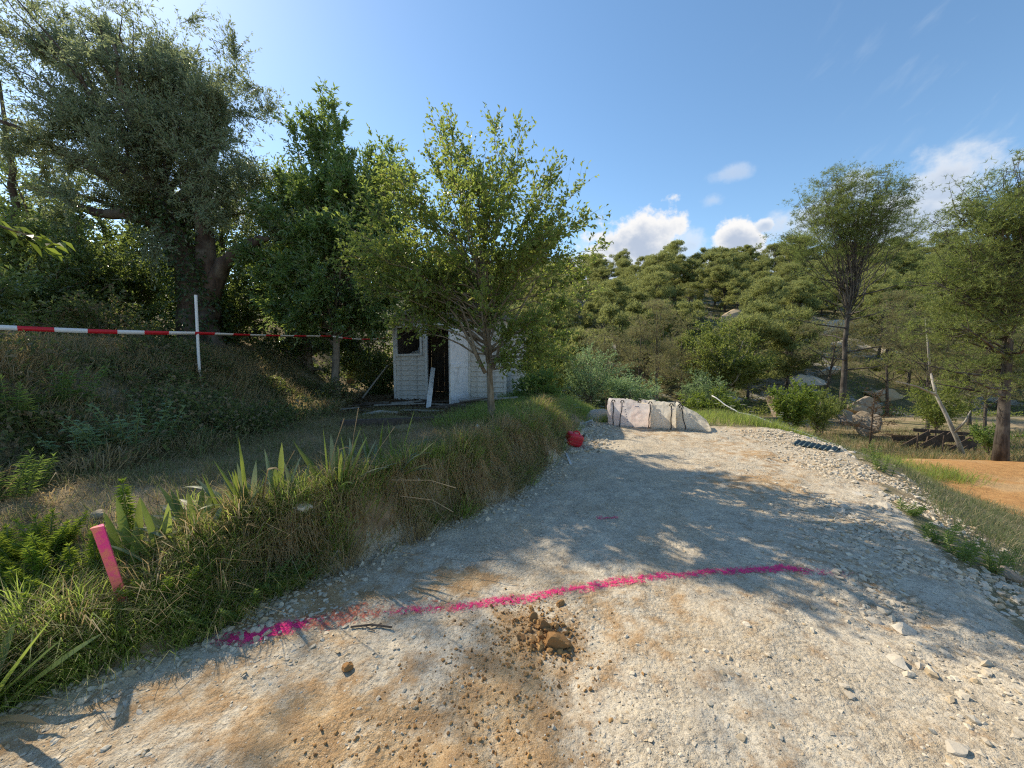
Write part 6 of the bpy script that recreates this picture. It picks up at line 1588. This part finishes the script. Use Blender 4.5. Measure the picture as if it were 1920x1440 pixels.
# overhanging dry grass on the bank lip
def lip(n):
    y = 1.9 + 6.2 * rgr.random(n) ** 1.15; x = x_top(y) + rgr.normal(.05, .13, n); return x, y
x, y = tufted(13000, lip, 330, .05); kp = fbm(x * 1.6, y * 1.6, 3, 26) > -.25; x, y = x[kp], y[kp]
grass('grass', x, y, .19, .0055, (.30, -.26, 0), 'grass_green', 'grass tufts arching over the lip of the bank', .7)
x, y = tufted(9000, lip, 150, .06)
n = len(x); z = H(x, y); kp = fbm(x * 1.4, y * 1.4, 3, 27) > -.12; x, y = x[kp], y[kp]; n = len(x); z = H(x, y); hh = rgr.uniform(.08, .32, n)
P = np.stack([x + .06, y - .05, z + .02], 1); out = np.stack([.45 + rgr.normal(0, .55, n), -.4 + rgr.normal(0, .55, n), rgr.normal(.1, .3, n)], 1) * (hh * .75)[:, None]
V, F3, F4 = blades(P, -hh, out, .0060 * rgr.uniform(.6, 1.4, n), 0.0)
mb = MB(); mb.add(V, F3, F4); o = mb.build('hanging_grass', M['grass_dry']); tag(o, 'dry brown grass hanging down the face of the bank', 'grass', kind='stuff')
def face(n):
    y = 1.9 + 6.5 * rgr.random(n) ** 1.1; f = rgr.random(n); x = x_foot(y) + (x_top(y) - x_foot(y)) * (.05 + .95 * f); return x, y
x, y = tufted(4200, lip, 46, .05); grass('grass', x, y, .30, .0055, (.25, -.2, 0), 'grass_dry', 'large straw tussocks spilling over the lip of the bank', .8)
x, y = tufted(3600, lip, 40, .045); grass('grass', x, y, .28, .0058, (.2, -.15, 0), 'grass_green', 'large green tussocks on the lip of the bank', .8)
x, y = tufted(12000, face, 240, .05); grass('grass', x, y, .15, .0058, (.22, -.2, 0), 'grass_dry', 'straw tufts growing on the face of the bank', .9)
x, y = tufted(9000, face, 260, .05); kp = y > 4.2; grass('grass', x[kp], y[kp], .17, .006, (.25, -.2, 0), 'grass_dark', 'dark grass on the far face of the bank', .8)
# terrace
def terr(n):
    y = rgr.uniform(1.6, 8.0, n); x = x_top(y) - rgr.uniform(0, 1, n) * (x_top(y) - x_toe(y) + .4); return x, y
x, y = tufted(24000, terr, 420, .085); grass('grass', x, y, .13, .0045, (0, 0, 0), 'grass_dark', 'short shaded grass on the terrace', 1.2)
x, y = tufted(14000, terr, 300, .09); grass('grass', x, y, .11, .0042, (0, 0, 0), 'grass_dry', 'dry tufts on the terrace', 1.4)
x, y = terr(20000); kp = (fbm(x * 1.1, y * 1.1, 3, 17) > -.12); grass('straw', x[kp], y[kp], .05, .006, (0, 0, 0), 'grass_dry', 'flattened straw on the terrace soil', 4.5, .02, 'straw')
# embankment
def emb(n):
    y = rgr.uniform(2.6, 10.5, n); x = x_toe(y) - 3.4 * rgr.random(n) + .3; return x, y
x, y = tufted(15000, emb, 420, .12); grass('grass', x, y, .26, .009, (.12, -.1, 0), 'grass_dark', 'long dark grass on the shaded embankment', .9)
x, y = tufted(24000, emb, 420, .12); kp = (fbm(x * .9 + 2, y * .9, 3, 23) < .12) | (x < -5.2); grass('grass', x[kp], y[kp], .30, .0085, (.1, -.1, 0), 'grass_dry', 'dry grass on the embankment below the tape', 1.2)
x, y = tufted(52000, emb, 620, .17); kp = (fbm(x * .9 + 2, y * .9, 3, 23) > -.08) | (rgr.random(len(x)) < .25); x, y = x[kp], y[kp]; n = len(x); hb_ = rgr.random(n) ** .7 * (.08 + sst(-7.5, -4.6, x) * .75 * np.clip(fbm(x * 1.3, y * 1.3, 3, 19) + .22, 0, 1))
V, F = leaves(np.stack([x, y, H(x, y) + hb_], 1), rdir(rgr, n) + [0, -.2, .2], rdir(rgr, n) * .7 + [0, -.2, 1.], .065 * rgr.uniform(.5, 1.4, n), .036 * rgr.uniform(.6, 1.3, n)); mb = MB(); mb.add(V, F)
o = mb.build('undergrowth', M['under']); tag(o, 'dark leafy undergrowth covering the embankment', 'undergrowth', kind='stuff')
# grassy spur right of the shed and meadow behind the bags
def spur(n):
    y = rgr.uniform(5.6, 13.5, n); x = x_foot(y) - .1 + (x_top(y) - 1.2 - x_foot(y)) * rgr.random(n); return x, y
x, y = tufted(20000, spur, 700, .12); grass('grass', x, y, .24, .006, (.1, -.05, 0), 'meadow', 'sunlit grass on the spur right of the shed', .9)
def mead(n):
    x = rgr.uniform(1.6, 10, n); y = 8.75 - .12 * (x - 3) + np.abs(rgr.normal(0, 2.0, n)) + .1; return x, y
x, y = tufted(21000, mead, 800, .14); grass('grass', x, y, .26, .007, (0, 0, 0), 'meadow', 'rough green meadow behind the bags', .9)
# right-hand slope
def slope(n):
    y = rgr.uniform(2.2, 9.5, n); x = x_right(y) + .55 + 2.6 * rgr.random(n); return x, y
x, y = tufted(20000, slope, 620, .09); kp = fbm(x * .9, y * .9, 3, 20) > -.22; grass('grass', x[kp], y[kp], .15, .0045, (.1, -.05, 0), 'grass_slope', 'grey-green grass on the slope right of the track', 1.0)
def pinefoot(n):
    x = rgr.uniform(8, 22, n); y = 11.2 + np.abs(rgr.normal(0, 3.0, n)); return x, y
x, y = tufted(13000, pinefoot, 600, .2); grass('grass', x, y, .24, .010, (0, 0, 0), 'grass_dry', 'dry grass under the right-hand pines', 1.0)
x, y = tufted(11000, pinefoot, 420, .25); grass('grass', x, y, .30, .011, (0, 0, 0), 'grass_slope', 'green weeds under the right-hand pines', 1.0)
# debris litter before the shed
n = 9000; x = rgr.uniform(-4.2, -.3, n); y = rgr.uniform(7.0, 10.6, n)
V, F = leaves(np.stack([x, y, H(x, y) + .01 + rgr.random(n) * .03], 1), rdir(rgr, n) * [1, 1, .25], rdir(rgr, n) * .5 + [0, 0, 1], .06 * rgr.uniform(.4, 1.5, n), .03 * rgr.uniform(.5, 1.2, n)); mb = MB(); mb.add(V, F)
o = mb.build('leaf_litter', M['dead_twig']); tag(o, 'brown leaf and bark litter before the shed', 'leaf litter', kind='stuff')
# twig and seed stalks
def twig(pts, rad, label, mat='darkwood'):
    mb = MB(); mb.tube(pts[0], rad, 5)
    for q in pts[1:]: mb.tube(q, rad * .6, 4)
    o = mb.build('twig', M[mat]); tag(o, label, 'twig')
a = ground_px(658, 1180); b = ground_px(735, 1180); mid = (a + b) / 2
twig([np.array([a + [0, 0, .012], mid + [0, .01, .02], b + [0, 0, .012]]), np.array([mid + [0, 0, .015], mid + [.05, .03, .012]]), np.array([mid + [-.03, 0, .015], mid + [.03, -.03, .01]])], .006, 'small dark forked twig lying just below the pink line')
def stalk(u0, v0, u1, v1, y, label, bendx=.0):
    a = px(u0, v0, y=y); b = px(u1, v1, y=y - .1); m_ = (a + b) / 2 + np.array([bendx, 0, .03]); mb = MB(); mb.tube([a, m_, b], [.0028, .0022, .0035], 4); o = mb.build('seed_stalk', M['dry_stem']); tag(o, label, 'stalk')
stalk(612, 900, 645, 785, 2.95, 'tall dry seed stalk rising above the sunlit iris clump'); stalk(655, 880, 672, 765, 3.1, 'straight dry stalk right of the tall seed stalk'); stalk(520, 920, 552, 845, 2.75, 'thin dry stalk beside the brown-tipped iris leaf')
stalk(735, 900, 855, 915, 3.1, 'dry stalk arching right over the bank', .05); stalk(750, 930, 850, 960, 3.0, 'lower dry stalk arching over the bank', .05); stalk(740, 800, 680, 900, 3.2, 'slanting dry stalk among the far irises')

S.render.resolution_x = 1024; S.render.resolution_y = 768
for m_ in bpy.data.meshes:
    pass
print('tris', sum(len(o.data.loop_triangles) if False else sum(1 for _ in ()) for o in bpy.data.objects if o.type == 'MESH') or sum(len(me.polygons) for me in bpy.data.meshes), 'objects', len(bpy.data.objects))
